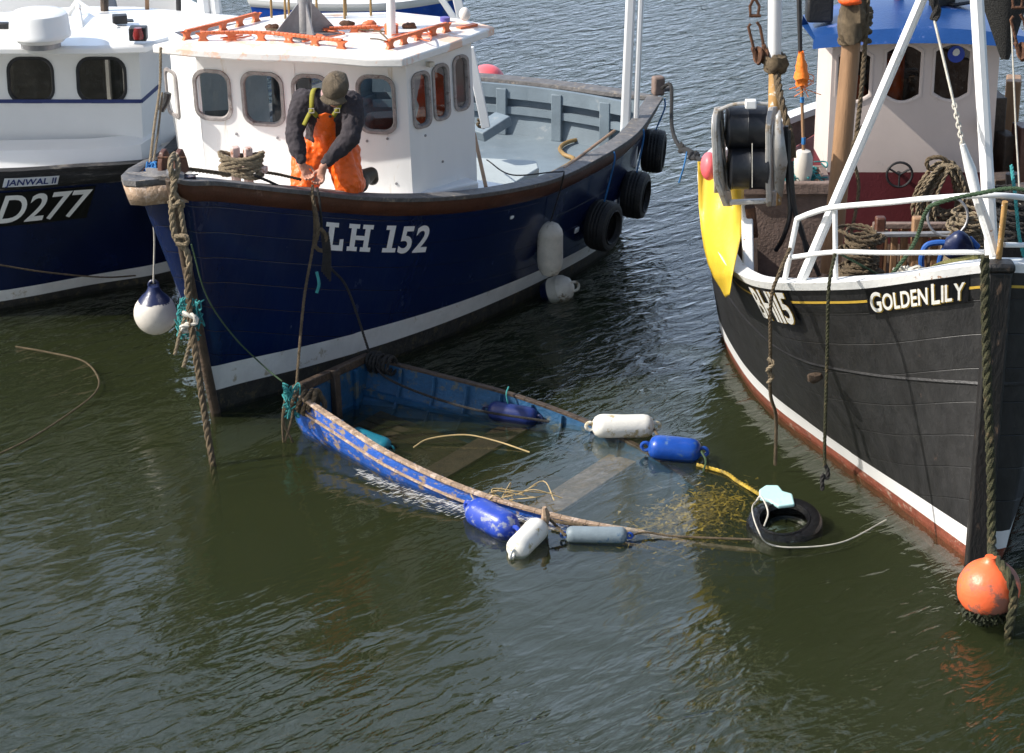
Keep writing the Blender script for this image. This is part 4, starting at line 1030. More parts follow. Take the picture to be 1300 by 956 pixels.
# foredeck winch and timber hatch
wn=empty('deck_winch',PY(1180,330,15.6),'old timber and iron winch on the foredeck behind the white rails','winch')
mb=MB()
for k in range(14): 
    x=1110+k*13; a=PY(x,288+random.uniform(-3,3),15.9); mb.box((a.x,a.y,(a.z+.92)/2),(.05,.05,a.z-.92))
mb.build('barrel_staves',M['mastwood'],wn,bevel=.008)
MB().bar(PY(1108,286,15.85),PY(1300,286,15.85),.05,.04).build('top_beam',M['planktan'],wn,bevel=.006)
MB().bar(PY(1110,298,15.7),PY(1300,296,15.7),.045,.03).build('bracket_bar',M['galv'],wn,bevel=.006)
for x in (1118,1165,1240): 
    a=PY(x,275,15.75); MB().box((a.x,a.y,(a.z+.92)/2),(.07,.07,a.z-.92)).build('winch_post',M['mastwood'] if x!=1118 else M['brownrub'],wn,bevel=.012)
for k,(x,y,r_) in enumerate(((1172,318,.07),(1195,322,.06))):
    pts=[PY(x+dx,y+dy,15.3) for dx,dy in ((-2,22),(-2,8),(4,-6),(18,-10),(36,-9))]
    MB().tube(crom(pts,8),.02,8).build('blue_hose',M['hoseblue'],wn)
MB().ball(PY(1216,312,15.3),.10,(1,.8,.9),wob=.4).build('winch_motor',M['navyplastic'],wn)
MB().tube([PY(1240,315,15.3),PY(1232,305,15.3),PY(1226,312,15.35)],.03,8).build('winch_pipe',M['hoseblue'],wn)
mb=MB(); c=PY(1203,275,15.5); mb.tube([c+Vector((math.cos(t)*.135,.03*math.sin(t),math.sin(t)*.13)) for t in [2*math.pi*k/24 for k in range(24)]],.009,7,closed=True); mb.build('wire_hoop',M['galv'],wn)
mb=MB()
for k in range(26):
    p=PY(1156+random.uniform(-14,16),348+random.uniform(-6,4),14.75); mb.tube(crom([p+Vector((random.uniform(-.06,.06),random.uniform(-.05,.05),random.uniform(-.02,.04))) for _ in range(4)],5),.009,6)
tag(mb.build('rope_bundle',M['ropewhite']),'small pale tangled rope on the bow rail of the black boat','rope')
mb=MB().tube(crom([PY(1178,351,14.6),PY(1200,340,14.55),PY(1225,335,14.5),PY(1245,328,14.45)],6),[.02]+[.05]*17+[.03],9); mb.tube(crom([PY(1172,356,14.55),PY(1210,347,14.5),PY(1242,341,14.42)],6),.022,8)
tag(mb.build('mossy_bundle',M['moss']),'mossy old rope bundle lying along the bow rail under the gantry','rope')
mb=MB()
for k in range(60):
    p=Vector((random.uniform(2.0,4.0),random.uniform(15.0,16.6),.93)); mb.ball(p,random.uniform(.05,.13),(1,1,.6),n=8,wob=.5)
tag(mb.build('deck_clutter',M['darkwood']),'dark heaps of gear lying on the deck inside the black boat',kind='stuff')
# fold of yellow sheet over the side
mb=MB(); rows=[]
ol=[((886,205),(944,205)),((887,262),(944,262)),((890,290),(942,290)),((894,315),(938,312)),((899,335),(934,330)),((906,352),(930,348)),((915,366),(928,362)),((921,378),(926,374))]
for k in range(29):
    f=k/4; j=min(6,int(f)); f-=j; (a0,a1),(b0,b1)=ol[j],ol[j+1]
    xa=a0[0]+(b0[0]-a0[0])*f; ya=a0[1]+(b0[1]-a0[1])*f; xb=a1[0]+(b1[0]-a1[0])*f; yb=a1[1]+(b1[1]-a1[1])*f
    rows.append([PY(xa+(xb-xa)*t,ya+(yb-ya)*t,16.5-(.35+.8*t)*min(1,k/20)+.22*t*(1-t)*0+(.05*math.sin(t*5.2+.9)+.015*math.sin(t*13+k*.12))*(1-k/34)-.02) for t in [b/15 for b in range(16)]])
mb.quadgrid(rows); tag(mb.build('yellow_sheet',M['yellow'],None,solid=.006,sharp=70),'bright yellow plastic sheet hanging over the side under the net hauler','plastic sheet')
tag(MB().ball(PY(900,211,16.25),.10,(.6,1,1)).build('net_float',M['buoypink']),'red float half hidden behind the canvas guard of the net hauler','float')

random.seed(77)
for k,(x,y,Y,n_,r_,mm,lab) in enumerate(((1092,322,15.4,14,.13,'ropeold','brown coil of rope on the foredeck behind the left rail post'),(1228,292,15.6,12,.11,'rope','tan coil of rope on the foredeck near the bottle screw'),(1285,282,15.2,16,.16,'ropedark','dark tangled rope heap at the right edge behind the bow rail'))):
    c=PY(x,y,Y); mb=MB().box((c.x,c.y,(c.z-.1+.92)/2),(.26,.24,max(.05,c.z-.1-.92)),.3)
    for q in range(n_):
        rr_=r_*random.uniform(.6,1.1); cc_=c+Vector((random.uniform(-.03,.03),random.uniform(-.03,.03),-.08+.018*q)); tl=random.uniform(-.2,.2)
        rope_mb([cc_+Vector((math.cos(t)*rr_,math.sin(t)*rr_,math.cos(t)*rr_*tl+random.uniform(-.01,.01))) for t in [2*math.pi*w_/10 for w_ in range(10)]],.013,mb,strands=2,closed=True)
    tag(mb.build('rope_coil',M[mm]),lab,'rope coil')
# ---------------------------------------------------------------- boat A (JANWAL II)
hA=Hull((-2.80,19.9),(-.99,.1),(-.1,-.99),
 [(0,.03,1.27),(.02,.4,1.26),(.08,.70,1.25),(.3,.84,1.25),(.63,.94,1.25),(1.23,1.145,1.25),(2.5,1.35,1.25),(7,1.3,1.25)],
 [(.12,0),(.35,.20),(.75,.45),(1.25,.86),(1.7,1.12),(2.5,1.22),(7,1.15)],pw=(1.4,1.1),side=1,tb=.1)
ja=empty('white_cabin_boat',(-5,19.5,0),'white cabined boat JANWAL II with dark navy hull and radar dome at the left','fishing boat')
az=lambda i:1.25
hA.band('bottom',M['antifoul'],ja,lambda i:-.5,lambda i:.07,rows=4)
hA.band('waterline_stripe',M['stripe'],ja,lambda i:.07,lambda i:.17,rows=2)
hA.band('hull',M['navyA'],ja,lambda i:.17,lambda i:1.08,rows=10)
hA.band('rubbing_strake',M['blackrub'],ja,lambda i:1.08,lambda i:1.235,rows=3,offs=[0,.035,.035,.02])
hA.railcap('rail_cap',M['blackrub'],ja,lambda i:1.225,lambda i:1.262,.045,-.06)
hA.deck('deck',M['whitegloss'],ja,lambda i:1.20,lambda s:True,off=-.03)
# coaming / trunk
mb=MB(); rows=[]
tk=[(-8,19.02),(-4.3,19.05),(-3.4,19.12),(-3.05,19.25),(-2.98,19.5),(-2.98,19.9)]
MB().quadgrid([[Vector((x,y,1.2)) for x,y in tk],[Vector((x-.01,y+.05,1.36)) for x,y in tk],[Vector((x-.08,y+.22,1.40)) for x,y in tk]]).build('coaming',M['whitegloss'],ja)
HA_=1.02;ZA=1.22
cor=[Vector((-8,19.42,ZA)),Vector((-3.06,19.42,ZA)),Vector((-2.97,19.80,ZA)),Vector((-2.6,20.4,ZA)),Vector((-2.9,20.95,ZA)),Vector((-8,21.0,ZA))]
mb=MB()
wa=walls([(cor[0],cor[1],[(11,67,74,129,.11),(99,159,74,129,.11)]),(cor[1],cor[2],[]),(cor[2],cor[3],[]),(cor[3],cor[4],[]),(cor[4],cor[5],[])],Vector((0,.06,1)).normalized(),HA_,mb)
ww=mb.build('wheelhouse',M['whitegloss'],ja,smooth=False)
for wl,ho in wa:
    for h_ in ho: wl.window(ja,h_,fw=.014,fm='frameblk',gm='glassdark',proud=.008)
MB().box((-3.9,20.2,1.75),(.8,.5,.7),.3).build('cabin_seat',M['inside'],ww,bevel=.03)
MB().box((-3.45,20.6,1.8),(.1,.6,.9),.2).build('console',M['seat'],ww,bevel=.03)
wl=wa[0][0]; y=.47
MB().bar(wl.at(0,y,.004),wl.at(wl.L,y,.004),.03,.012,up=wl.N).build('blue_line',M['navyline'],ja)
w2=wa[1][0]; MB().bar(w2.at(0,y,.004),w2.at(w2.L,y+.03,.004),.03,.012,up=w2.N).build('blue_line',M['navyline'],ja)
rp=[(-240,64),(0,62),(120,62),(184,60),(196,56),(255,40),(326,25),(250,18),(130,17),(-30,30),(-240,36)]
roof=[P(x,y,2.25) for x,y in rp]; RC=Vector((-4,20.4,2.25))
mb=MB(); low=[p+Vector((0,0,-.045)) for p in roof]; li=[RC+(p-RC)*.95+Vector((0,0,-.045)) for p in roof]; hi=[RC+(p-RC)*.985+Vector((0,0,.02)) for p in roof]; inr=[RC+(p-RC)*.6+Vector((0,0,.045)) for p in roof]
mb.quadgrid([li,low,roof,hi,inr],closed=True); mb.add(inr,[tuple(range(len(roof)))]); ra=mb.build('roof',M['whitegloss'],ja,bevel=.01,sharp=35)
# radar dome
dc=P(51,45,2.36)
MB().lathe([(.0,-.04),(.19,-.04),(.21,-.01),(.247,.0),(.25,.02),(.243,.035),(.232,.15),(.222,.18),(.19,.20),(.10,.21),(0,.212)],dc,n=40).build('radar_dome',M['whitegloss'],ja)
MB().tube([dc+Vector((0,0,-.09)),dc+Vector((0,0,-.03))],.16,20).build('radar_foot',M['galv'],ja)
for a,b in (((98,2),(150,37)),((98,2),(104,37)),((98,2),(84,22)),((98,2),(99,-20))):
    p=P(b[0],b[1],2.28) if b[1]>0 else PY(b[0],b[1],20.0)
    MB().tube([PY(a[0],a[1],20.0),p],.022,10).build('frame_tube',M['whiterust'],ja)
p=P(176,50,2.30); MB().box(p+Vector((0,0,.05)),(.14,.11,.11)).build('side_light_box',M['black'],ra,bevel=.01)
MB().lathe([(.04,0),(.045,.03),(.03,.09)],p+Vector((.01,-.07,.02)),n=16).build('red_lens',M['lampred'],ra)
MB().box(P(152,24,2.34),(.12,.10,.07),.2).box(P(157,27,2.29),(.16,.1,.02),.2).build('vent_box',M['black'],ra,bevel=.008)
MB().box(P(6,33,2.31),(.12,.08,.06)).build('vent_box',M['black'],ra,bevel=.01)
for x,y,r_,mm,nm in ((134,14,.035,'darkwood','wooden_pole'),(188,12,.018,'mastwood','wooden_pole'),(228,12,.022,'black','dark_pole'),(262,14,.055,'whitegloss','white_post'),(276,14,.05,'whitegloss','white_post')):
    b=P(x,y+6,2.24); b=Vector((b.x,b.y-.05,2.24)); t=PY(x-(8 if nm=='white_post' else 2),-40,b.y); MB().tube([b,t],r_,8).build(nm,M[mm],ja)
MB().tube([PY(140,-2,21.9),PY(152,4,21.9),PY(150,22,21.9)],.02,7).build('bent_timber',M['mastwood'],ja)
MB().ball(PY(236,12,22.2),.05,(.8,.8,1.1)).build('red_lamp',M['lampred'],ja)
# plates
def flattext(h,txt,pl,pr,pt_,direction,off,name,m,parent,bold=.03,sx=1.,shear=0):
    vs,fs=text2d(txt,1,0,bold,sx=sx); return hulltext(h,vs,fs,pl,pr,pt_,direction,off,name,m,parent,shear=shear)
_,dep,i0,W_,H_=flattext(hA,'JANWAL II',(9,233),(65,232),225,-1,.050,'boat_name',M['navyline'],ja,bold=.02)
panel(hA,i0,dep,-1,W_,H_,.02,.043,'name_plate',M['platew'],ja)
_,dep,i0,W_,H_=flattext(hA,'D277',(-10,281),(100,277),249,-1,.012,'registration_number',M['lettersP'],ja,bold=.015,shear=.12)
panel(hA,i0,dep,-1,W_,H_,.045,.006,'number_panel',M['plateb'],ja)
# ---------------------------------------------------------------- boat D far behind
hD=Hull((-.55,29.0),(-.97,.24),(-.24,-.97),[(0,.05,.62),(.3,.25,.56),(.9,.5,.5),(1.8,.6,.47),(2.6,.55,.47)],[(.15,0),(.6,.3),(1.2,.48),(2.5,.48)],side=1,keel=-.25)
bd=empty('small_moored_boat',(-1.8,29.2,0),'small royal blue boat with white strake moored far behind the wheelhouse roof','boat')
hD.band('hull',M['fblue2'],bd,lambda i:-.2,lambda i:hD.sh[i].z-.10,rows=5)
hD.band('white_strake',M['whitegloss'],bd,lambda i:hD.sh[i].z-.10,lambda i:hD.sh[i].z,rows=3,offs=[0,.02,.02,.02])
hD.deck('deck',M['white'],bd,lambda i:hD.sh[i].z-.06,lambda s:True,off=-.03)
# ---------------------------------------------------------------- sinking dinghy
DO=Vector((-1.32,16.7,0));DA=Vector((.84,-.54,0)).normalized();DN=Vector((.54,.84,0)).normalized()
hb_=[(-.02,.46),(.5,.62),(1.1,.78),(1.8,.82),(2.5,.68),(3.1,.40),(3.45,.17),(3.68,.02)]
hbc=crom([(a,b,0) for a,b in hb_],8)
dg_=empty('sunken_rowing_boat',DO+Vector((0,0,-.6)),'swamped wooden rowing boat with peeling blue paint, lifted by ropes at its transom','rowing boat')
def dz(s,side): 
    f=.30-.16*s; n=.33-.128*s; m=-.19
    a=f if side>0 else n
    return a+(m-a)*max(0,(s-2.9)/.8)**1.2 if s>2.9 else a
def dsec(s,h,side,inset=0,k=9):
    """section points from gunwale to keel"""
    out=[]; D=.50-.06*s/3.6
    for j in range(k):
        t=j/(k-1); a=t*math.pi/2
        hh=(h-inset)*(math.cos(a)**.62 if t<1 else 0); z=dz(s,side)-(D-inset)*(math.sin(a)**1.15)
        lap=.008*((j%2)) if not inset else 0
        out.append(DO+DA*s+DN*side*(max(hh,0)+lap)+Vector((0,0,z if j else dz(s,side))))
    return out
for nm,ins,mm in (('planking',0,'dinghyblue'),('inner_planking',.022,'dinghyin')):
    mb=MB(); rows=[]
    for p in hbc:
        a=dsec(p.x,p.y,-1,ins); b=dsec(p.x,p.y,1,ins); rows.append(a+b[::-1][1:])
    mb.quadgrid(rows); mb.build(nm,M[mm],dg_,sharp=60)
# gunwale capping, rub strakes
for side in (-1,1):
    pts=[DO+DA*p.x+DN*side*(p.y+.002)+Vector((0,0,dz(p.x,side)+.008)) for p in hbc]
    MB().strip(pts,.046,th=.022).build('gunwale',M['barewood'] if side<0 else M['darkwood'],dg_,bevel=.004)
    for d_,zz in ((.10,.016),):
        pts=[]
        for p in hbc:
            if p.x>3.2: continue
            sec=dsec(p.x,p.y,side); q=sec[0].lerp(sec[2],.62 if d_==.10 else .8)+DN*side*.016; pts.append(q)
        if side<0 or d_==.10: MB().strip(pts,.022,th=zz).build('rubbing_band',M['barewood'] if side<0 else M['darkwood'],dg_)
# transom
a=dsec(-.02,.46,-1,.0);b=dsec(-.02,.46,1,.0); loop=a+b[::-1][1:]
MB().add(loop,[tuple(range(len(loop)))]).build('transom',M['dinghyin'],dg_,solid=.03,smooth=False)
MB().bar(a[0]+Vector((0,0,.012)),b[0]+Vector((0,0,.012)),.05,.07).build('transom_cap',M['darkwood'],dg_,bevel=.01)
tc_=(a[0]+b[0])/2; MB().bar(tc_+DA*.03+Vector((0,0,.05)),tc_+DA*.05+Vector((0,0,-.4)),.07,.05,up=DA).build('rudder_post',M['darkwood'],dg_,bevel=.008)
for t in (.28,.78):
    c=a[0].lerp(b[0],t)+DA*.03; MB().bar(c+Vector((0,0,-.03)),c+Vector((0,0,-.4)),.035,.03,up=DA).build('transom_frame',M['dinghyin'],dg_)
# ribs and thwarts
for k,s_ in enumerate([.25,.5,.75,1.0,1.25,1.5,1.75,2.0,2.25,2.5,2.8]):
    h=min(hbc,key=lambda p:abs(p.x-s_)).y
    for side in (-1,1): MB().tube(dsec(s_,h,side,.04)[:7],.014,6).build('rib',M['dinghyin'],dg_)
pts=[]
for side in (-1,1):
    pts=[dsec(p.x,p.y,side,.045)[3] for p in hbc if p.x<2.9]
    MB().strip(pts,.03,th=.045).build('riser',M['dinghyin'],dg_)
for s_,w_,zd,mm in ((1.15,.22,.20,'darkwood'),(2.05,.24,.12,'barewood'),(2.95,.26,.10,'barewood')):
    h=min(hbc,key=lambda p:abs(p.x-s_)).y-.04
    c=DO+DA*s_; z=dz(s_,1)-zd
    MB().bar(c-DN*h+Vector((0,0,z)),c+DN*h+Vector((0,0,z)),w_,.025).build('thwart',M[mm],dg_,bevel=.005)
mb=MB()
for k in range(-3,4):
    s0_,s1_=.15,3.0; mb.bar(DO+DA*s0_+DN*k*.11+Vector((0,0,dz(s0_,1)-.34)),DO+DA*s1_+DN*k*.09+Vector((0,0,dz(s1_,1)-.16)),.09,.015)
mb.build('bottom_boards',M['darkwood'],dg_)
# ---------------------------------------------------------------- floats lashed to the dinghy
def sausage(name,A,B,r,m,label,cat='float',group='floats tied to the sunken boat',eyes='fblue',endm=None):
    A=Vector(A);B=Vector(B);ax=(B-A);L=ax.length;ax.normalize(); o=empty(name,(A+B)/2-Vector((0,0,r)),label,cat,group)
    MB().lathe([(.0,0),(r*.45,.004),(r*.75,r*.22),(r*.95,r*.55),(r,r*.9),(r*.985,L*.5),(r,L-r*.9),(r*.95,L-r*.55),(r*.75,L-r*.22),(r*.45,L-.004),(0,L)],A,axis=ax,n=28,wob=.004).build('body',M[m],o)
    for c,s in ((A,-1),(B,1)):
        q=c+ax*s*r*.20; y=ax.cross(Vector((0,0,1))).normalized()
        MB().tube([q+(ax*math.cos(t)+Vector((0,0,1))*math.sin(t))*r*.33 for t in [2*math.pi*k/12 for k in range(12)]],r*.15,8,closed=True).build('eye',M[endm or m],o)
    return o
def W0(x,y,z=.03): return P(x,y,z)
sausage('cylinder_float',W0(598,645,.06),W0(652,674,.03),.105,'fblue','fat scuffed blue float lashed outside the near gunwale')
sausage('cylinder_float',W0(687,666,.08),W0(652,702,.02),.082,'fwhite2','white float stained yellow, lying beside the fat blue one')
sausage('cylinder_float',W0(718,679,.03),W0(797,680,.03),.058,'fgreyblue','long slim grey float with blue end, on the near side rope',endm='fblue2')
sausage('cylinder_float',W0(752,541,.08),W0(830,541,.06),.088,'fwhite2','long white float at the end of the far gunwale')
sausage('cylinder_float',W0(823,567,.06),W0(890,573,.04),.09,'fblue2','glossy bright blue float next to the long white one')
sausage('cylinder_float',W0(447,549,.03),W0(492,566,-.03),.07,'fteal','teal float half sunk inside the rowing boat',group=None) if 0 else None
fo=sausage('cylinder_float',W0(446,550,.04),W0(495,569,-.03),.065,'fteal','small teal float half sunk inside the rowing boat by the near gunwale')
fo=sausage('cylinder_float',W0(620,520,.03),W0(682,531,.01),.075,'navyplastic','blue float coloured darker for the shade inside the far gunwale')
for o in list(COL.objects):
    if o.parent==fo and o.name.startswith('body'): o.data.materials[0]=M['fblueshade']
# aqua plastic piece and tyre at the submerged bow
c=W0(985,631,.10); u=Vector((1,-.45,0)).normalized(); v=Vector((.45,1,.35)).normalized()
pl=[(-.13,.03),(-.10,.09),(-.02,.11),(.03,.06),(.10,.05),(.15,-.05),(.05,-.10),(-.03,-.06),(-.10,-.05)]
tag(MB().add([c+u*a+v*b for a,b in pl],[tuple(range(len(pl)))]).build('plastic_offcut',M['paleaqua'],None,solid=.03,bevel=.01,smooth=False),'torn pale aqua plastic piece sticking up above the floating tyre','plastic piece')
def tyre(name,c,axis,R0,wd,label,cat='tyre',group=None,m='rubber',n=44):
    o=empty(name,Vector(c)-Vector((0,0,R0)),label,cat,group); ax=Vector(axis).normalized(); h=wd/2; r_in=R0*.58
    prof=[(r_in,-h*.65),(r_in+.012,-h*.95),(R0*.80,-h*1.0),(R0*.93,-h*.9),(R0*.985,-h*.62)]
    for k in range(-4,5):
        z=h*.6*k/4; prof+=[(R0*(1.0 if k%2 else .975),z-.004),(R0*(1.0 if k%2 else .975),z+.004)]
    prof+=[(R0*.985,h*.62),(R0*.93,h*.9),(R0*.80,h),(r_in+.012,h*.95),(r_in,h*.65),(r_in+.02,h*.4),(R0*.86,h*.6),(R0*.90,0),(R0*.86,-h*.6),(r_in+.02,-h*.4),(r_in,-h*.65)]
    mb=MB(); mb.lathe(prof,c,axis=ax,n=n); 
    mb.f=[f for f in mb.f if len(f)==4]
    mb.build('carcass',M[m],o)
    rr_=[]
    for s in (-1,1): rr_.append([c_ for c_ in (Vector(c)+ax*h*.97*s,)][0])
    x=ax.cross(Vector((0,0,1)));x.normalize();y=ax.cross(x)
    for s in (-1,1):
        q=Vector(c)+ax*h*.99*s; MB().tube([q+(x*math.cos(t)+y*math.sin(t))*R0*.66 for t in [2*math.pi*k/36 for k in range(36)]],.008,6,closed=True).build('bead',M[m],o)
    return o
M['wetrubber']=mat('wet_black_rubber',(.008,.008,.009),.12,var=.3,bump=.5,bscale=25)
tyre('drifting_tyre',W0(996,670,-.035),(-.10,-.24,.96),.255,.16,'wet black tyre floating at the sunken bow','tyre',m='wetrubber')  # loose tyre lying afloat, not hung on any hull
rope('loop_rope',[W0(965,632,.13),W0(955,645,.17),W0(962,672,.16),W0(975,690,.06),W0(1010,695,.03),W0(1070,688,.02),W0(1125,660,.01)],.005,M['ropewhite'],'pale thin rope looped over the floating tyre and trailing right')
rope('loop_rope',[W0(958,640,.05),W0(966,630,.2),W0(975,650,.2),W0(970,668,.12)],.006,M['ropewhite'],'short pale rope hoop tied round the floating tyre')
# ---------------------------------------------------------------- fenders and tyres on the blue boat
def hang(px,py,out):
    i,z,p,n=hB.hit(px,py); return i,z,p+n*out,n
for (px,py,R0,lab) in ((753,279,.222,'black tyre fender hanging nearest the dumb white fender, lowest of the three'),(795,243,.213,'black tyre fender in the middle of the three on the stern quarter'),(838,194,.205,'black tyre fender nearest the stern of the blue boat')):
    i,z,c,n=hang(px-4,py,.12); o=tyre('tyre_fender',c,(n.x,n.y,-.06),R0,.20,lab,'tyre','tyre fenders on the blue boat')
    i2=i; a=hB.pt(i2,hB.sh[i2].z,1,.07)
    rope('tyre_lashing',[c+Vector((0,0,R0*.8)),a+Vector((.0,0,-.1)),a],.008,M['ropeblue'],None,parent=o)
lab_=['black tyre fender closest to the long grey fender, lowest on the blue hull','black tyre fender in the middle of the three along the blue hull','black tyre fender hanging highest, nearest the stern of the blue boat']
for k,o in enumerate([o for o in COL.objects if o.name.startswith('tyre_fender')]): o['label']=lab_[k]
i,z,c,n=hang(684,308,.105)
rl=hB.pt(i,hB.sh[i].z,1,.06)
fd=empty('sausage_fender',c-Vector((0,0,.24)),'long grimy grey-white fender hanging on the blue hull','fender')
MB().lathe([(.0,-.235),(.03,-.23),(.07,-.215),(.10,-.16),(.108,-.10),(.106,.12),(.108,.13),(.10,.17),(.07,.215),(.03,.235),(0,.24)],c,n=26).build('body',M['fgrey'],fd)
rope('fender_line',[c+Vector((0,0,.23)),rl,rl+Vector((-.05,.05,.03)),PY(650,222,18.7),PY(618,203,19.9)],.006,M['ropedark'],None,parent=fd,twist=False)
i,z,c,n=hang(704,366,.12); c=P(707,368,.05)
fd=empty('ball_fender',c-Vector((0,0,.1)),'round grey fender with blue end half afloat under the long fender','fender')
axf=Vector((.75,-.25,.25)).normalized()
MB().lathe([(.02,-.14),(.07,-.13),(.105,-.06),(.11,-.055)],c,axis=axf,n=24).build('blue_end',M['navyplastic'],fd)
MB().lathe([(.11,-.055),(.12,.0),(.118,.03),(.121,.035),(.115,.07),(.085,.12),(.03,.15)],c,axis=axf,n=24).build('body',M['fgrey'],fd)
MB().tube([c+axf*.16+Vector((math.cos(t)*.04,0,math.sin(t)*.04)) for t in [2*math.pi*k/12 for k in range(12)]],.012,7,closed=True).build('eye',M['fgrey'],fd)
# white ball buoy between the two bows
c=PY(197,398,17.3)
bb_=empty('ball_buoy',c-Vector((0,0,.17)),'white ball buoy with navy cap hanging between the bows','buoy')
r=.163
MB().lathe([(0,-r)]+[(r*math.sin(a),-r*math.cos(a)) for a in [math.pi*k/14 for k in range(1,12)]],c,n=32,wob=.003).build('ball',M['fwhite'],bb_)
MB().lathe([(r*.80,r*.60),(r*.60,r*.86),(r*.42,r*1.02),(r*.30,r*1.2),(r*.26,r*1.35),(0,r*1.4)],c,n=28).build('cap',M['navyplastic'],bb_)
MB().tube([c+Vector((math.cos(t)*.035,0,r*1.4+math.sin(t)*.035)) for t in [2*math.pi*k/12 for k in range(12)]],.012,7,closed=True).build('eye',M['navyplastic'],bb_)
rope('buoy_line',[c+Vector((0,0,r*1.5)),PY(196,300,17.1),PY(192,270,16.8)],.007,M['ropewhite'],None,parent=bb_,twist=False)
# pink buoy behind the stern rail
c=P(618,97,1.12)+Vector((.05,.35,.0)); c=PY(618,101,23.05)
pk=empty('ball_buoy',c-Vector((0,0,.16)),'pink ball buoy showing above the far rail of the blue boat','buoy')
MB().ball(c,.165,(1.05,1,.9),n=28).build('ball',M['buoypink'],pk)
MB().ball(c+Vector((-.13,-.05,.05)),.05).build('neck',M['fwhite'],pk)
# orange buoy under the black bow
c=PY(1255,746,13.33); r=.192
ob=empty('ball_buoy',c-Vector((0,0,r)),'large faded orange buoy hanging from the black boat stem','buoy')
MB().lathe([(0,-r*1.15)]+[(r*math.sin(a)*(1 if a>1.2 else .97),-r*math.cos(a)*(1.08 if a<1.5 else .95)) for a in [math.pi*k/18 for k in range(1,17)]]+[(r*.2,r*1.02),(r*.18,r*1.10),(0,r*1.12)],c,n=36,wob=.004).build('ball',M['buoyor'],ob)
mb=MB(); random.seed(11)
for k in range(1300):
    a=random.uniform(0,6.28); t=random.uniform(.02,1)**.6*1.05; q=c+Vector((math.cos(a)*math.sin(t)*r*1.01,math.sin(a)*math.sin(t)*r*1.01,-math.cos(t)*r*1.08))
    d=Vector((random.uniform(-1,1),random.uniform(-1,1),random.uniform(-1.6,.2))).normalized()*random.uniform(.02,.05); sd=d.cross(Vector((random.random(),random.random(),random.random()))).normalized()*.010
    mb.add([q-sd,q+sd,q+d+sd*.4,q+d-sd*.4],[(0,1,2,3)])
mb.lathe([(0,-r*1.11)]+[(r*1.0*math.sin(a),-r*1.10*math.cos(a)) for a in [k*.95/6 for k in range(1,7)]],c,n=30,wob=.02)
mb.build('weed_growth',M['weed'],ob,smooth=False)
# ---------------------------------------------------------------- ropes
rope('mooring_rope',[PY(1250,325,14.0),PY(1251,400,13.98),PY(1254,500,13.95),PY(1258,600,13.9),PY(1259,690,13.8),PY(1262,705,13.4),PY(1280,730,13.17),PY(1287,760,13.15),PY(1281,800,13.15),PY(1281,830,13.2)],.030,M['ropegreen'],'thick mossy rope down the black stem and round the orange buoy')
rope('hanging_rope',[PY(1003,315,15.0),PY(990,345,14.9),PY(979,380,14.95),PY(978,450,15.1),PY(978,500,15.35),PY(985,530,15.6),PY(984,590,15.7)],.013,M['ropeold'],'thin brown rope hanging from the left rail post down the black hull')
rope('rope_knot',[PY(975,455,15.08),PY(982,462,15.06),PY(974,470,15.1),PY(981,478,15.12),PY(975,486,15.15)],.014,M['rope'],'light knot in the thin rope on the black hull')
rope('hanging_rope',[PY(1060,322,14.6),PY(1052,368,14.5),PY(1050,450,14.5),PY(1047,560,14.5),PY(1047,592,14.5)],.012,M['ropegreen'],'straight green-brown rope hanging from the middle rail post to the water')
rope('rope_end',[PY(1047,590,14.5),PY(1051,597,14.5),PY(1050,608,14.5),PY(1044,603,14.5),PY(1044,622,14.5)],.015,M['ropedark'],'dark knotted rope end just above the water by the black hull')
rope('green_rope',[PY(1340,262,14.0),PY(1294,240,14.0),PY(1240,246,14.05),PY(1190,258,14.1),PY(1175,270,14.2),PY(1160,310,14.5),PY(1130,352,14.7)],.014,M['greenrope'],'green rope draped over the rails by the rusty bottle screw')
rope('thin_line',[PY(1062,320,14.7),PY(1090,335,14.8),PY(1120,352,14.9)],.008,M['greenrope'],'thin green line sagging behind the lower rail')
rope('teal_rope',[PY(1284,210,14.6),PY(1289,250,14.4),PY(1294,300,14.3),PY(1301,330,14.3)],.012,M['ropeteal'],'teal rope hanging at the right edge by the rails')
# bow warp of the blue boat
random.seed(5)
def bw(x,y,d=0): return PY(x,y,16.12+d)
wr=empty('bow_warp',bw(226,225),'thick knotted tan warp hanging over the bow roller of the blue boat','rope')
for pts,r_ in (([bw(221,196,.12),bw(216,210,-.02),bw(221,235),bw(218,262),bw(222,300),bw(232,312),bw(240,330),bw(238,375),bw(241,410)],.024),
             ([bw(224,198,.1),bw(226,215),bw(219,240,-.03),bw(227,256),bw(232,285),bw(236,305)],.022),
             ([bw(215,255,-.03),bw(220,262,-.05),bw(230,255,-.03),bw(232,262)],.018),
             ([bw(222,300,-.02),bw(236,300,-.04),bw(237,309,-.03),bw(224,310,-.02)],.018)):
    rope_mb(pts,r_).build('warp_strand',M['rope'],wr)
rope_mb([bw(238,340),bw(241,400,-.1),bw(247,440,-.15),bw(253,480,-.2),bw(262,540,-.25),bw(270,590,-.3),bw(276,630,-.3),bw(279,660,-.3)],.026).build('hanging_tail',M['ropeold'],wr)
rope_mb([bw(232,398,-.1),bw(246,402,-.12),bw(248,410,-.12),bw(233,414,-.12),bw(232,420,-.1),bw(248,418,-.1)],.022).build('end_knot',M['ropewhite'],wr)
rope_mb([bw(236,398,-.1),bw(228,425,-.12),bw(222,450,-.12)],.013).build('frayed_end',M['rope'],wr)
rope_mb([bw(246,412,-.1),bw(240,440,-.12),bw(233,466,-.12)],.015).build('frayed_end',M['rope'],wr)
mb=MB()
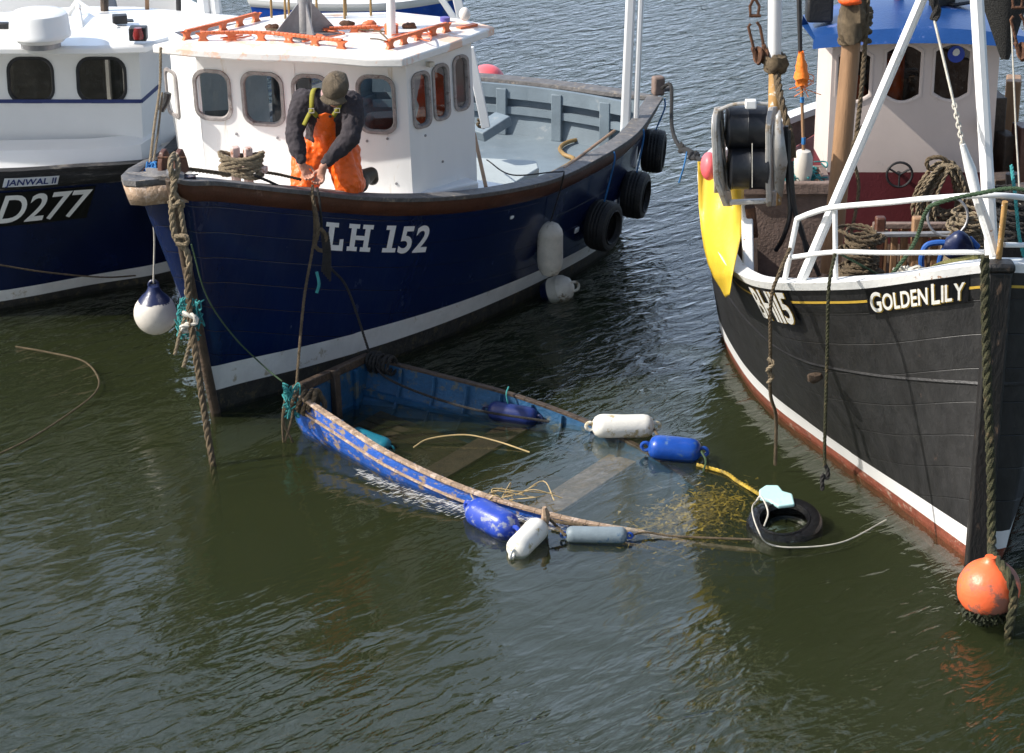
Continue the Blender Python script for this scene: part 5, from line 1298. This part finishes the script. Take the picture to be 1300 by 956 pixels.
for k in range(46):
    c=bw(240+random.uniform(-10,14),402+random.uniform(-18,22),-.06); mb.tube(crom([c+Vector((random.uniform(-.05,.05),random.uniform(-.04,.04),random.uniform(-.07,.06))) for _ in range(4)],5),.0055,5)
tag(mb.build('twine_bundle',M['ropeteal']),'teal twine bundle wound round the hanging bow warp','twine')
rope('thin_line',[PY(243,310,16.3),PY(262,375,16.35),PY(295,425,16.5),PY(335,465,16.6),PY(358,484,16.5)],.006,M['greenrope'],'thin greenish line drooping across the blue bow')
rope('bow_line',[PY(232,214,16.5),PY(265,218,16.7),PY(292,222,16.85)],.016,M['ropeold'],'brown rope from the bow roller to the bitts')
rope('bow_line',[PY(300,216,16.9),PY(345,220,17.1),PY(382,228,17.25)],.012,M['ropeold'],'taut brown rope from the bitts to the kneeling man')
rope('bow_line',[PY(322,222,16.95),PY(345,232,17.0),PY(362,240,17.1)],.011,M['ropedark'],'dark rope slanting from the bitts down to the rail')
mb=MB(); cb=(bb[0]+bb[1])/2+Vector((0,-.02,.12))
for k in range(9):
    z=-.07+k*.018; rope_mb([cb+Vector((math.cos(t)*(.15+.01*math.sin(k)),math.sin(t)*.06,z+.02*math.sin(t*2+k))) for t in [2*math.pi*q/10 for q in range(10)]],.016,mb,closed=True)
tag(mb.build('rope_turns',M['rope']),'tan rope wound in turns around the bow bitts','rope')
rope('pale_lashing',[PY(204,60,18.0),PY(203,110,17.9),PY(196,160,17.4),PY(190,210,16.9)],.011,M['rope'],'tan double rope running from the wheelhouse corner to the bow')
rope('pale_lashing',[PY(206,118,17.9),PY(201,165,17.4),PY(195,205,16.9)],.009,M['rope'],'thinner tan rope beside the double rope at the bow')
mb=MB()
for k in range(14):
    c=PY(191,214,16.75); mb.tube(crom([c+Vector((random.uniform(-.05,.05),random.uniform(-.04,.04),random.uniform(-.06,.05))) for _ in range(4)],5),.006,5)
tag(mb.build('twine_knot',M['ropeblue']),'small bright blue twine knot behind the bow roller','twine')
MB_=MB().tube(crom([PY(213,118,18.3),PY(211,128,18.3),PY(204,140,18.3)],4),.03,8); tag(MB_.build('dark_shackle',M['black']),'dark fitting hanging at the left corner of the wheelhouse','shackle')
# line ashore from the stern
rope('stern_line',[P(840,112,1.2),P(845,116,1.2)+Vector((.05,0,.05)),PY(853,160,21.0),PY(862,185,20.0),PY(880,198,19.0),PY(897,206,18.0)],.018,M['ropedark'],'black rope sagging from the blue stern to the black boat')
mb=rope_mb([PY(864,183,19.8),PY(868,188,19.7),PY(863,192,19.7),PY(872,190,19.5),PY(880,196,19.0),PY(876,200,19.1),PY(886,200,18.7),PY(884,194,18.8)],.022); tag(mb.build('rope_knots',M['ropedark']),'black knots in the line between the blue and black boats','rope')
rope('blue_twine',[PY(872,193,19.3),PY(868,212,19.2),PY(862,232,19.2)],.007,M['ropeblue'],'short blue twine dangling from the black line',twist=False)
# hose and boathook in the stern of the blue boat
hz_=.63
rope_=MB().tube(crom([P(690,226,.95),P(728,204,.66),P(716,196,.63),P(711,188,.63),P(722,180,.63),P(745,176,.63),P(775,176,.66)],8),.020,8); tag(rope_.build('deck_hose',M['hosebrown']),'ochre hose curled on the grey after deck','hose')
tag(MB().tube([PY(716,214,19.3),PY(780,166,20.6)],.013,8).build('wooden_pole',M['mastwood']),'thin brown pole leaning out over the port rail','pole')
tag(MB().tube([PY(602,170,19.2),PY(617,238,18.6)],.016,8).build('wooden_pole',M['mastwood']),'thin brown pole leaning against the wheelhouse side','pole')
rope('gallows_lashing',[PY(606,152,19.8),PY(618,156,19.8),PY(614,162,19.8),PY(606,158,19.8),PY(617,150,19.8)],.014,M['ropeold'],'brown lashing at the foot of the white strut')
# roof ropes
random.seed(21)
for k in range(5):
    pts=[P(300+k*55+random.uniform(-30,30),44+random.uniform(-8,10),2.52) for _ in range(6)]
    rope('roof_cable',pts,.006,M['ropeold' if k%2 else 'orangepaint'],None,parent=ro,twist=False)
# lifting ropes
hand=PY(397,238,17.08)
cA=DO+DN*-.45+Vector((0,0,.36)); cB=DO+DN*.46+Vector((0,0,.34))
lr=rope('lifting_rope',[hand+Vector((0,0,.02)),hand+Vector((.0,-.04,-.06)),PY(399,300,16.98),cA.lerp(hand,.45)+Vector((0,.0,-.03)),cA],.011,M['ropeold'],'dark rope from the man down to the near transom corner')
rope('lifting_rope',[hand+Vector((.03,0,.0)),hand+Vector((.05,-.05,-.08)),PY(415,330,17.0),cB.lerp(hand,.4),cB],.010,M['ropedark'],'dark rope from the man down to the far transom corner')
rope('rope_tail',[hand+Vector((0,-.04,-.05)),PY(404,290,16.95),PY(400,312,16.92),PY(412,318,16.92),PY(414,300,16.92),PY(407,290,16.92)],.016,M['ropeold'],'slack rope loop and tail below the man hands')
mb=MB()
for k in range(5): rope_mb([PY(408+k*2,295,16.93),PY(411+k*2,320,16.9),PY(409+k*2.5,345+k*3,16.88)],.009,mb)
tag(mb.build('rope_tail_bundle',M['ropedark']),'bundle of dark rope ends hanging on the hull below the letters','rope')
tag(MB().tube(crom([PY(402,345,16.7),PY(405,360,16.68),PY(402,372,16.66)],4),.012,6).build('teal_tag',M['ropeteal']),'small teal scrap tied to the lifting rope','twine')
mb=MB()
for k in range(9):
    ang=k*.7; pts=[cA+DA*(.03+.05*(k%4))+Vector((0,0,-.08))+(DN*-1*math.cos(t)+Vector((0,0,1))*math.sin(t))*random.uniform(.06,.10)+DA*.02*math.sin(t*2) for t in [2*math.pi*q/9 for q in range(9)]]
    rope_mb(pts,.017,mb,closed=True)
for k in range(3): rope_mb([cA+DN*-.08+Vector((random.uniform(-.04,.04),0,-.05)),cA+DN*-.12+Vector((random.uniform(-.04,.04),0,-.2)),cA+DN*-.11+Vector((random.uniform(-.04,.04),0,-.38))],.010,mb)
tag(mb.build('corner_lashing',M['ropeold']),'bulky brown rope lashing round the near transom corner of the sunken boat','rope')
mb=MB()
for k in range(18): mb.tube(crom([cA+DN*-.07+Vector((random.uniform(-.06,.08),random.uniform(-.05,.03),random.uniform(-.2,.06))) for _ in range(4)],5),.006,5)
tag(mb.build('corner_twine',M['ropeteal']),'teal twine scraps on the near corner lashing','twine')
mb=MB()
for k in range(7):
    pts=[cB+DA*(.02+.03*k)+Vector((0,0,-.05))+(DN*math.cos(t)+Vector((0,0,1))*math.sin(t))*random.uniform(.05,.08) for t in [2*math.pi*q/9 for q in range(9)]]
    rope_mb(pts,.013,mb,closed=True)
rope_mb([cB,cB+DA*.25-DN*.1+Vector((0,0,-.12)),cB+DA*.9-DN*.05+Vector((0,0,-.22)),cB+DA*1.5+DN*.15+Vector((0,0,-.27))],.010,mb)
tag(mb.build('corner_lashing',M['ropedark']),'dark rope lashing round the far transom corner of the sunken boat','rope')
rope('gunwale_twine',[DO+DA*1.05+DN*.76+Vector((0,0,.2)),DO+DA*1.07+DN*.70+Vector((0,0,.16)),DO+DA*1.1+DN*.70+Vector((0,0,.03))],.006,M['ropeteal'],'teal twine hanging inside the far gunwale',twist=False)
# lashings between floats
rope('float_lashing',[W0(655,676,.06),W0(672,676,.06),W0(688,660,.10),W0(693,655,.12),W0(718,680,.04)],.011,M['ropeold'],'tan lashing linking the fat blue and white floats')
mb=MB().tube([W0(690,672,.02),W0(693,654,.16),W0(691,644,.22)],[.03,.03,.015],8)
tag(mb.build('mooring_peg',M['barewood']),'short wooden peg standing between the near side floats','peg')
rope('near_side_rope',[W0(800,680,.03),W0(820,676,.03),W0(860,681,.01),W0(955,685,.005)],.008,M['ropeold'],'brown rope along the water from the slim grey float to the tyre')
rope('near_side_rope',[W0(700,660,.04),W0(716,664,.04),W0(740,668,.03),W0(722,672,.03)],.013,M['ropeold'],'knotted brown rope on the sinking near gunwale end')
rope('far_float_rope',[W0(830,545,.05),W0(838,560,.04),W0(822,563,.04),W0(846,560,.05)],.010,M['ropeold'],'rope between the long white and bright blue floats')
rope('green_line',[W0(890,572,.06),W0(896,585,.05),W0(893,598,.01)],.008,M['greenrope'],'short green line trailing from the bright blue float')
rope('bow_weedy_rope',[W0(885,590,.01),W0(920,600,.012),W0(935,610,.01),W0(955,622,.02),W0(972,632,.04)],.014,M['kelp'],'weedy rope running to the sunken bow')
# twigs and weed
mb=MB().tube(crom([W0(525,568,.0),W0(545,557,.03),W0(590,552,.05),W0(630,560,.03),W0(672,574,.0)],6),.0055,6)
tag(mb.build('drifting_stalk',M['twig']),'curved pale stalk floating inside the sunken boat','stalk')
mb=MB(); random.seed(9)
for k in range(16):
    a=W0(640+random.uniform(-40,20),640+random.uniform(-14,8),.03); mb.tube(crom([a,a+Vector((random.uniform(-.05,.25),random.uniform(-.1,.15),random.uniform(.03,.10))),a+Vector((random.uniform(.05,.35),random.uniform(-.12,.12),.01))],5),.004,5)
tag(mb.build('twig_tangle',M['twig']),'tangle of pale twigs caught on the near gunwale',kind='stuff')
rope('floating_line',[W0(20,440,.0),W0(60,447,.004),W0(105,458,.004),W0(124,478,.004),W0(122,497,.004),W0(95,520,.004),W0(40,556,.004),W0(-20,585,.004)],.007,M['ropeold'],'thin brown line floating in a loop at the left')
rope('hull_line',[PY(-10,335,18.4),PY(60,346,18.7),PY(130,352,19.2),PY(172,350,19.6)],.007,M['ropeold'],'thin rope slung along the navy hull of the white cabined boat')
mb=MB(); random.seed(4)
for k in range(4200):
    t=random.random(); p=DO+DA*(3.02+random.gauss(0,.13))+DN*random.gauss(.05,.25); p.z=-.06-abs(random.gauss(0,.10))
    d=Vector((random.uniform(-1,1),random.uniform(-1,1),random.uniform(-.2,.2))).normalized()*random.uniform(.015,.06); sd=Vector((-d.y,d.x,random.uniform(-.02,.02))).normalized()*random.uniform(.003,.012)
    mb.add([p-sd,p+sd,p+d+sd*.3,p+d-sd*.3],[(0,1,2,3)])
tag(mb.build('seaweed',M['kelp'],None,smooth=False),'yellow brown seaweed spread just under the surface at the sunken bow',kind='stuff')

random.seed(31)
mb=MB()  # small white slivers scattered on the water beside the near gunwale
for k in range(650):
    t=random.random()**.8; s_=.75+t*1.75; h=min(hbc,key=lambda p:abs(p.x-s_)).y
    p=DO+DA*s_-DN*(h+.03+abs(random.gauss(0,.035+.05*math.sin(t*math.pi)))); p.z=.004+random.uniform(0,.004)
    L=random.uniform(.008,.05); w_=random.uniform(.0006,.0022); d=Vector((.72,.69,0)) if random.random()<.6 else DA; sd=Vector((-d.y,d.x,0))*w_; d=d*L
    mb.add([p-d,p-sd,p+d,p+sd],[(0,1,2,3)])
tag(mb.build('surface_flecks',mat('fleck_white',(.8,.8,.78),.6,var=.05),None,smooth=False),'thin white flecks on the water along the near side of the sunken boat',kind='stuff')
# ---------------------------------------------------------------- the man
def skin(nodes,edges,root,voxel=.006,smooth=2,extra=None,disp=0,dsc=9,clip=None,sub=2):
    """joint graph -> one continuous surface (MB)"""
    def rr(n):
        r=nodes[n][1]; return (r,r) if not hasattr(r,'__len__') else r
    mb=MB()
    for a,b in edges:
        pa=Vector(nodes[a][0]);pb=Vector(nodes[b][0]);ra=rr(a);rb=rr(b); t=(pb-pa)
        if t.length<1e-6: continue
        t.normalize(); x=Vector((1,0,0))-t*t.x
        if x.length<.35 and ra[0]==ra[1]: x=Vector((0,0,1))-t*t.z
        x.normalize(); y=t.cross(x); L=(pb-pa).length; rows=[]
        M1=Matrix((x,t,y)).transposed()
        N_=6
        for i in range(N_+1):
            f=i/N_; c=pa.lerp(pb,f); r0=ra[0]+(rb[0]-ra[0])*f; r1=ra[1]+(rb[1]-ra[1])*f
            rows.append([c+x*math.cos(u)*r0+y*math.sin(u)*r1 for u in [2*math.pi*k/16 for k in range(16)]])
        o=len(mb.v); mb.quadgrid(rows,closed=True); n_=16; mb.f.append(tuple(o+k for k in range(n_))[::-1]); mb.f.append(tuple(o+N_*n_+k for k in range(n_)))
        for c,r in ((pa,ra),(pb,rb)): mb.ball(c,1.,(r[0],min(r),r[1]),n=16,axm=M1)
    if extra: mb.add(extra.v,extra.f)
    # voxel union
    me2=bpy.data.meshes.new('r'); me2.from_pydata([tuple(v) for v in mb.v],[],mb.f); o=bpy.data.objects.new('r',me2); COL.objects.link(o)
    rm=o.modifiers.new('r','REMESH'); rm.mode='VOXEL'; rm.voxel_size=voxel
    if smooth: sm=o.modifiers.new('s','SMOOTH'); sm.iterations=smooth; sm.factor=.5
    dg=bpy.context.evaluated_depsgraph_get(); m=bpy.data.meshes.new_from_object(o.evaluated_get(dg)); bpy.data.objects.remove(o)
    vs=[v.co.copy() for v in m.vertices]
    if disp:
        for k,v in enumerate(m.vertices):
            q=v.co; f=noise.noise(Vector((q.x*dsc,q.y*dsc,q.z*dsc*.6)))+.5*noise.noise(q*dsc*2.3); 
            vs[k]=q+v.normal*disp*f
    fs=[tuple(p.vertices) for p in m.polygons]
    if clip: fs=[f for f in fs if all(clip(vs[i]) for i in f)]
    return MB().add(vs,fs)
V_=Vector
J=dict(pel=(V_((-1.39,17.66,1.80)),(.15,.11)),wst=(V_((-1.39,17.60,1.95)),(.14,.10)),chs=(V_((-1.375,17.50,2.12)),(.165,.115)),
 nk0=(V_((-1.345,17.40,2.26)),.065),nk1=(V_((-1.31,17.31,2.315)),.055),hd=(V_((-1.295,17.235,2.36)),.075),
 shR=(V_((-1.535,17.44,2.21)),.072),elR=(V_((-1.605,17.35,1.985)),.048),wrR=(V_((-1.555,17.245,1.785)),.030),
 shL=(V_((-1.195,17.44,2.20)),.072),elL=(V_((-1.195,17.30,1.975)),.048),wrL=(V_((-1.395,17.225,1.765)),.030),
 hpR=(V_((-1.48,17.66,1.78)),.10),knR=(V_((-1.555,17.47,1.54)),.068),anR=(V_((-1.545,17.76,1.50)),.045),toR=(V_((-1.54,17.86,1.49)),.035),
 hpL=(V_((-1.29,17.66,1.78)),.10),knL=(V_((-1.235,17.48,1.53)),.068),anL=(V_((-1.15,17.72,1.50)),.048),toL=(V_((-1.10,17.80,1.50)),.04))
def hand(side,w,palm_dir,thumb_dir,curl):
    """adds palm and five fingers to the graph"""
    nodes={};edges=[]; d=palm_dir.normalized(); t=(thumb_dir-d*thumb_dir.dot(d)).normalized(); n=d.cross(t)*curl
    pm=w+d*.05; nodes['pm'+side]=(pm,(.030,.018)); edges.append(('wr'+side,'pm'+side))
    kn=w+d*.085
    for k,(off,L) in enumerate(((.030,.070),(.010,.078),(-.010,.072),(-.029,.056))):
        b=kn+t*off; c=b+d*L*.45+n*L*.22; e=c+d*L*.12+n*L*.42; g=e-d*L*.12+n*L*.22
        for q,(p,r) in enumerate(((b,.0105),(c,.0095),(e,.0085),(g,.0075))): nodes['f%d%d%s'%(k,q,side)]=(p,r)
        edges+= [('pm'+side,'f%d0%s'%(k,side))]+[('f%d%d%s'%(k,q,side),'f%d%d%s'%(k,q+1,side)) for q in range(3)]
    a=w+d*.03+t*.022; b=a+t*.028+d*.025+n*.01; c=b+d*.028+n*.018
    for q,(p,r) in enumerate(((a,.013),(b,.011),(c,.0095))): nodes['th%d%s'%(q,side)]=(p,r)
    edges+=[('wr'+side,'th0'+side),('th0'+side,'th1'+side),('th1'+side,'th2'+side)]
    return nodes,edges
E0=[('pel','wst'),('wst','chs'),('chs','nk0'),('nk0','nk1'),('nk1','hd'),('chs','shR'),('shR','elR'),('elR','wrR'),('chs','shL'),('shL','elL'),('elL','wrL'),
    ('pel','hpR'),('hpR','knR'),('knR','anR'),('anR','toR'),('pel','hpL'),('hpL','knL'),('knL','anL'),('anL','toL')]
nR,eR=hand('R',J['wrR'][0],V_((.42,-.12,-.9)),V_((.8,.35,.3)),1)
nL,eL=hand('L',J['wrL'][0],V_((-.25,-.14,-.95)),V_((-.75,.35,.2)),-1)
# head with face
up=V_((.02,-.50,.866)).normalized(); fw=V_((-.14,-.80,-.50)); fw=(fw-up*fw.dot(up)).normalized(); rt=fw.cross(up)
hc=V_((-1.285,17.20,2.355)); HM=Matrix((rt,fw,up)).transposed()
ex=MB(); ex.ball(hc,.1,(.76,.97,1.12),n=28,axm=HM)
ex.ball(hc+fw*.045-up*.075,.052,(.85,.9,.75),n=16,axm=HM)           # jaw and chin
ex.tube([hc+fw*.088+up*.02,hc+fw*.112-up*.022,hc+fw*.092-up*.034],[.010,.016,.012],10)   # nose
for s in (-1,1):
    ex.ball(hc+rt*s*.076-up*.012-fw*.005,.024,(.35,.7,1.15),n=12,axm=HM)      # ears
    ex.ball(hc+rt*s*.032+fw*.084-up*.004,.014,(1,.5,.7),n=10,axm=HM)
    ex.tube([hc+rt*s*.014+fw*.094+up*.016,hc+rt*s*.05+fw*.078+up*.014],.008,8)
ex.ball(hc+fw*.090-up*.060,.016,(1.4,.5,.4),n=10,axm=HM)
nodes={k:(v[0],tuple(q*.72 for q in v[1]) if hasattr(v[1],'__len__') else v[1]*(.75 if k[:2] not in('nk','hd','wr') else 1)) for k,v in J.items()};nodes.update(nR);nodes.update(nL)
body=skin(nodes,E0+eR+eL,'pel',voxel=.004,smooth=5,extra=ex)
man=body.build('person',M['skin'],None,origin=V_((-1.39,17.6,1.46)),sharp=80)
tag(man,'man in olive cap, dark top and orange bib trousers kneeling at the bow hauling ropes','person')
man['_o']=(-1.39,17.6,1.46)
# sweater
K=dict(pel=(V_((-1.39,17.655,1.82)),(.165,.125)),wst=(V_((-1.39,17.60,1.96)),(.165,.125)),chs=(V_((-1.37,17.50,2.12)),(.185,.135)),col=(V_((-1.345,17.415,2.255)),(.085,.08)),
 shR=(V_((-1.54,17.45,2.205)),.096),el0R=(V_((-1.585,17.40,2.09)),.080),elR=(V_((-1.61,17.35,1.985)),.073),fr=(V_((-1.585,17.29,1.88)),.062),wrR=(V_((-1.558,17.252,1.815)),.042),
 shL=(V_((-1.20,17.45,2.195)),.096),el0L=(V_((-1.175,17.38,2.08)),.082),elL=(V_((-1.19,17.30,1.975)),.074),fl=(V_((-1.30,17.265,1.865)),.062),wrL=(V_((-1.375,17.238,1.795)),.042))
sw=skin(K,[('pel','wst'),('wst','chs'),('chs','col'),('chs','shR'),('shR','el0R'),('el0R','elR'),('elR','fr'),('fr','wrR'),('chs','shL'),('shL','el0L'),('el0L','elL'),('elL','fl'),('fl','wrL')],'pel',voxel=.007,smooth=10,disp=.012,dsc=16)
sw.build('sweater',M['sweater'],man,sharp=80)
# bib trousers
B_=dict(pel=(V_((-1.39,17.655,1.80)),(.185,.15)),wst=(V_((-1.39,17.60,1.91)),(.118,.148)),bib=(V_((-1.385,17.54,2.02)),(.085,.158)),
 hpR=(V_((-1.50,17.62,1.765)),.135),th=(V_((-1.54,17.53,1.65)),.125),knR=(V_((-1.56,17.47,1.555)),.105),sR=(V_((-1.555,17.55,1.53)),.085),anR=(V_((-1.55,17.70,1.52)),.075),
 hpL=(V_((-1.28,17.62,1.765)),.135),tl=(V_((-1.25,17.54,1.65)),.125),knL=(V_((-1.235,17.50,1.55)),.110),sL=(V_((-1.21,17.55,1.53)),.09),anL=(V_((-1.18,17.66,1.52)),.078))
bt=skin(B_,[('pel','wst'),('wst','bib'),('pel','hpR'),('hpR','th'),('th','knR'),('knR','sR'),('sR','anR'),('pel','hpL'),('hpL','tl'),('tl','knL'),('knL','sL'),('sL','anL')],'pel',voxel=.008,smooth=10,disp=.018,dsc=13)
bt.build('bib_trousers',M['oil'],man,sharp=80)
# bib front panel lying on the chest
def chestpt(u,v,d=0):   # u -1..1 across, v 0..1 from waist to top
    c=V_((-1.40,17.60,1.93)).lerp(V_((-1.375,17.515,2.13)),v); a=u*.75
    n=V_((0,-.92,.1)); wv=.100*(1-.15*v)
    return c+V_((math.sin(a)*wv*1.25,-math.cos(a)*(.178+d)-.0,.02-.03*abs(u)))
rows=[[chestpt(u/6-1,v/8) for u in range(13)] for v in range(9)]
MB().quadgrid(rows).build('bib_panel',M['oil'],man,solid=.008,sub=1,sharp=80)
MB().lathe([(.012,0),(.010,.005),(0,.006)],chestpt(.45,.9,.008),axis=(.2,-1,.2),n=14).build('bib_button',M['black'],man)
# straps
def strap(pts,w,nm='strap'):
    pts=crom(pts,6); mb=MB(); rows=[]
    for i,p in enumerate(pts):
        d=(pts[min(i+1,len(pts)-1)]-pts[max(i-1,0)]).normalized(); out=(p-V_((-1.38,17.62,2.0))).normalized(); s_=d.cross(out).normalized()*w/2
        rows.append([p-s_,p+s_])
    mb.quadgrid(rows); mb.build(nm,M['strap'],man,solid=.005,sharp=70)
strap([chestpt(-.75,.92,.012),V_((-1.475,17.355,2.16)),V_((-1.475,17.34,2.22)),V_((-1.47,17.375,2.285)),V_((-1.455,17.44,2.305)),V_((-1.43,17.55,2.27))],.036)
strap([chestpt(.70,.92,.012),V_((-1.285,17.35,2.17)),V_((-1.27,17.345,2.22)),V_((-1.265,17.38,2.28)),V_((-1.275,17.45,2.30)),V_((-1.31,17.55,2.27))],.036)
strap([V_((-1.475,17.345,2.17)),V_((-1.505,17.325,2.12)),V_((-1.535,17.31,2.06))],.032,'strap_end')
for c in (V_((-1.478,17.335,2.165)),V_((-1.288,17.325,2.17))):
    MB().tube([c+V_((dx,-.008,dz_)) for dx,dz_ in ((-.02,-.016),(.02,-.016),(.02,.016),(-.02,.016))],.0035,6,closed=True).build('strap_buckle',M['steel'],man)
# shirt collar, hair, cap
MB().lathe([(.070,-.01),(.066,.012),(.060,.03)],J['nk0'][0]+V_((.012,-.03,.02)),axis=(J['nk1'][0]-J['nk0'][0]),n=24,wob=.01).build('shirt_collar',mat('pale_striped_shirt',(.42,.27,.26),.8),man,solid=.004)
mb=MB(); 
hair=skin({'a':(hc-fw*.03-up*.01,.082),'b':(hc-fw*.045-up*.03,.07)},[('a','b')],'a',voxel=.006,smooth=1,disp=.004,dsc=60); hair.build('hair',mat('grey_brown_hair',(.10,.085,.07),.8,bump=1,bscale=200),man,sharp=80)
rows=[]; cc=hc+up*.012-fw*.004
for a in range(12):
    th=(a/11)*R(96); row=[]
    for b in range(28):
        ph=2*math.pi*b/28; r_=.120 if a<11 else .112
        bulge=1+.09*noise.noise(V_((math.cos(ph)*1.7,math.sin(ph)*1.7,th*2.4)))-.10*math.exp(-th*th*3)+.05*math.exp(-(th-1.1)**2*6)
        q=rt*math.sin(th)*math.cos(ph)*.80+fw*math.sin(th)*math.sin(ph)*1.0+up*math.cos(th)*1.0
        row.append(cc+q*r_*bulge)
    rows.append(row)
mb=MB().quadgrid(rows,closed=True); mb.build('cap',M['cap'],man,solid=.004,sharp=70)
rows=[]
for a in range(5):
    r_=.100+.055*a/4; row=[]
    for b in range(15):
        ph=R(28+124*b/14); fall=-.012*a/4*(1+math.cos((b/14-.5)*math.pi))-.022*abs(b/14-.5)*2*a/4
        row.append(cc+rt*math.cos(ph)*r_*.78*(1-.06*a/4)+fw*(.03+math.sin(ph)*r_*(.82))+up*(.004+fall))
    rows.append(row)
MB().quadgrid(rows).build('cap_brim',M['cap'],man,solid=.006,sharp=70)
# boots
for a,b in (('anR','toR'),('anL','toL')):
    p=J[a][0];q=J[b][0]; bo=skin({'a':(p+V_((0,-.06,.0)),.062),'b':(p+V_((0,.03,.02)),.07),'c':(q+V_((.02 if b=='toL' else 0,.05,.03)),.055),'d':(q+V_((.03 if b=='toL' else 0,.05,-.01)),.05)},[('a','b'),('b','c'),('c','d')],'a',voxel=.009,smooth=2)
    bo.build('boot',M['boot'],man,sharp=60)
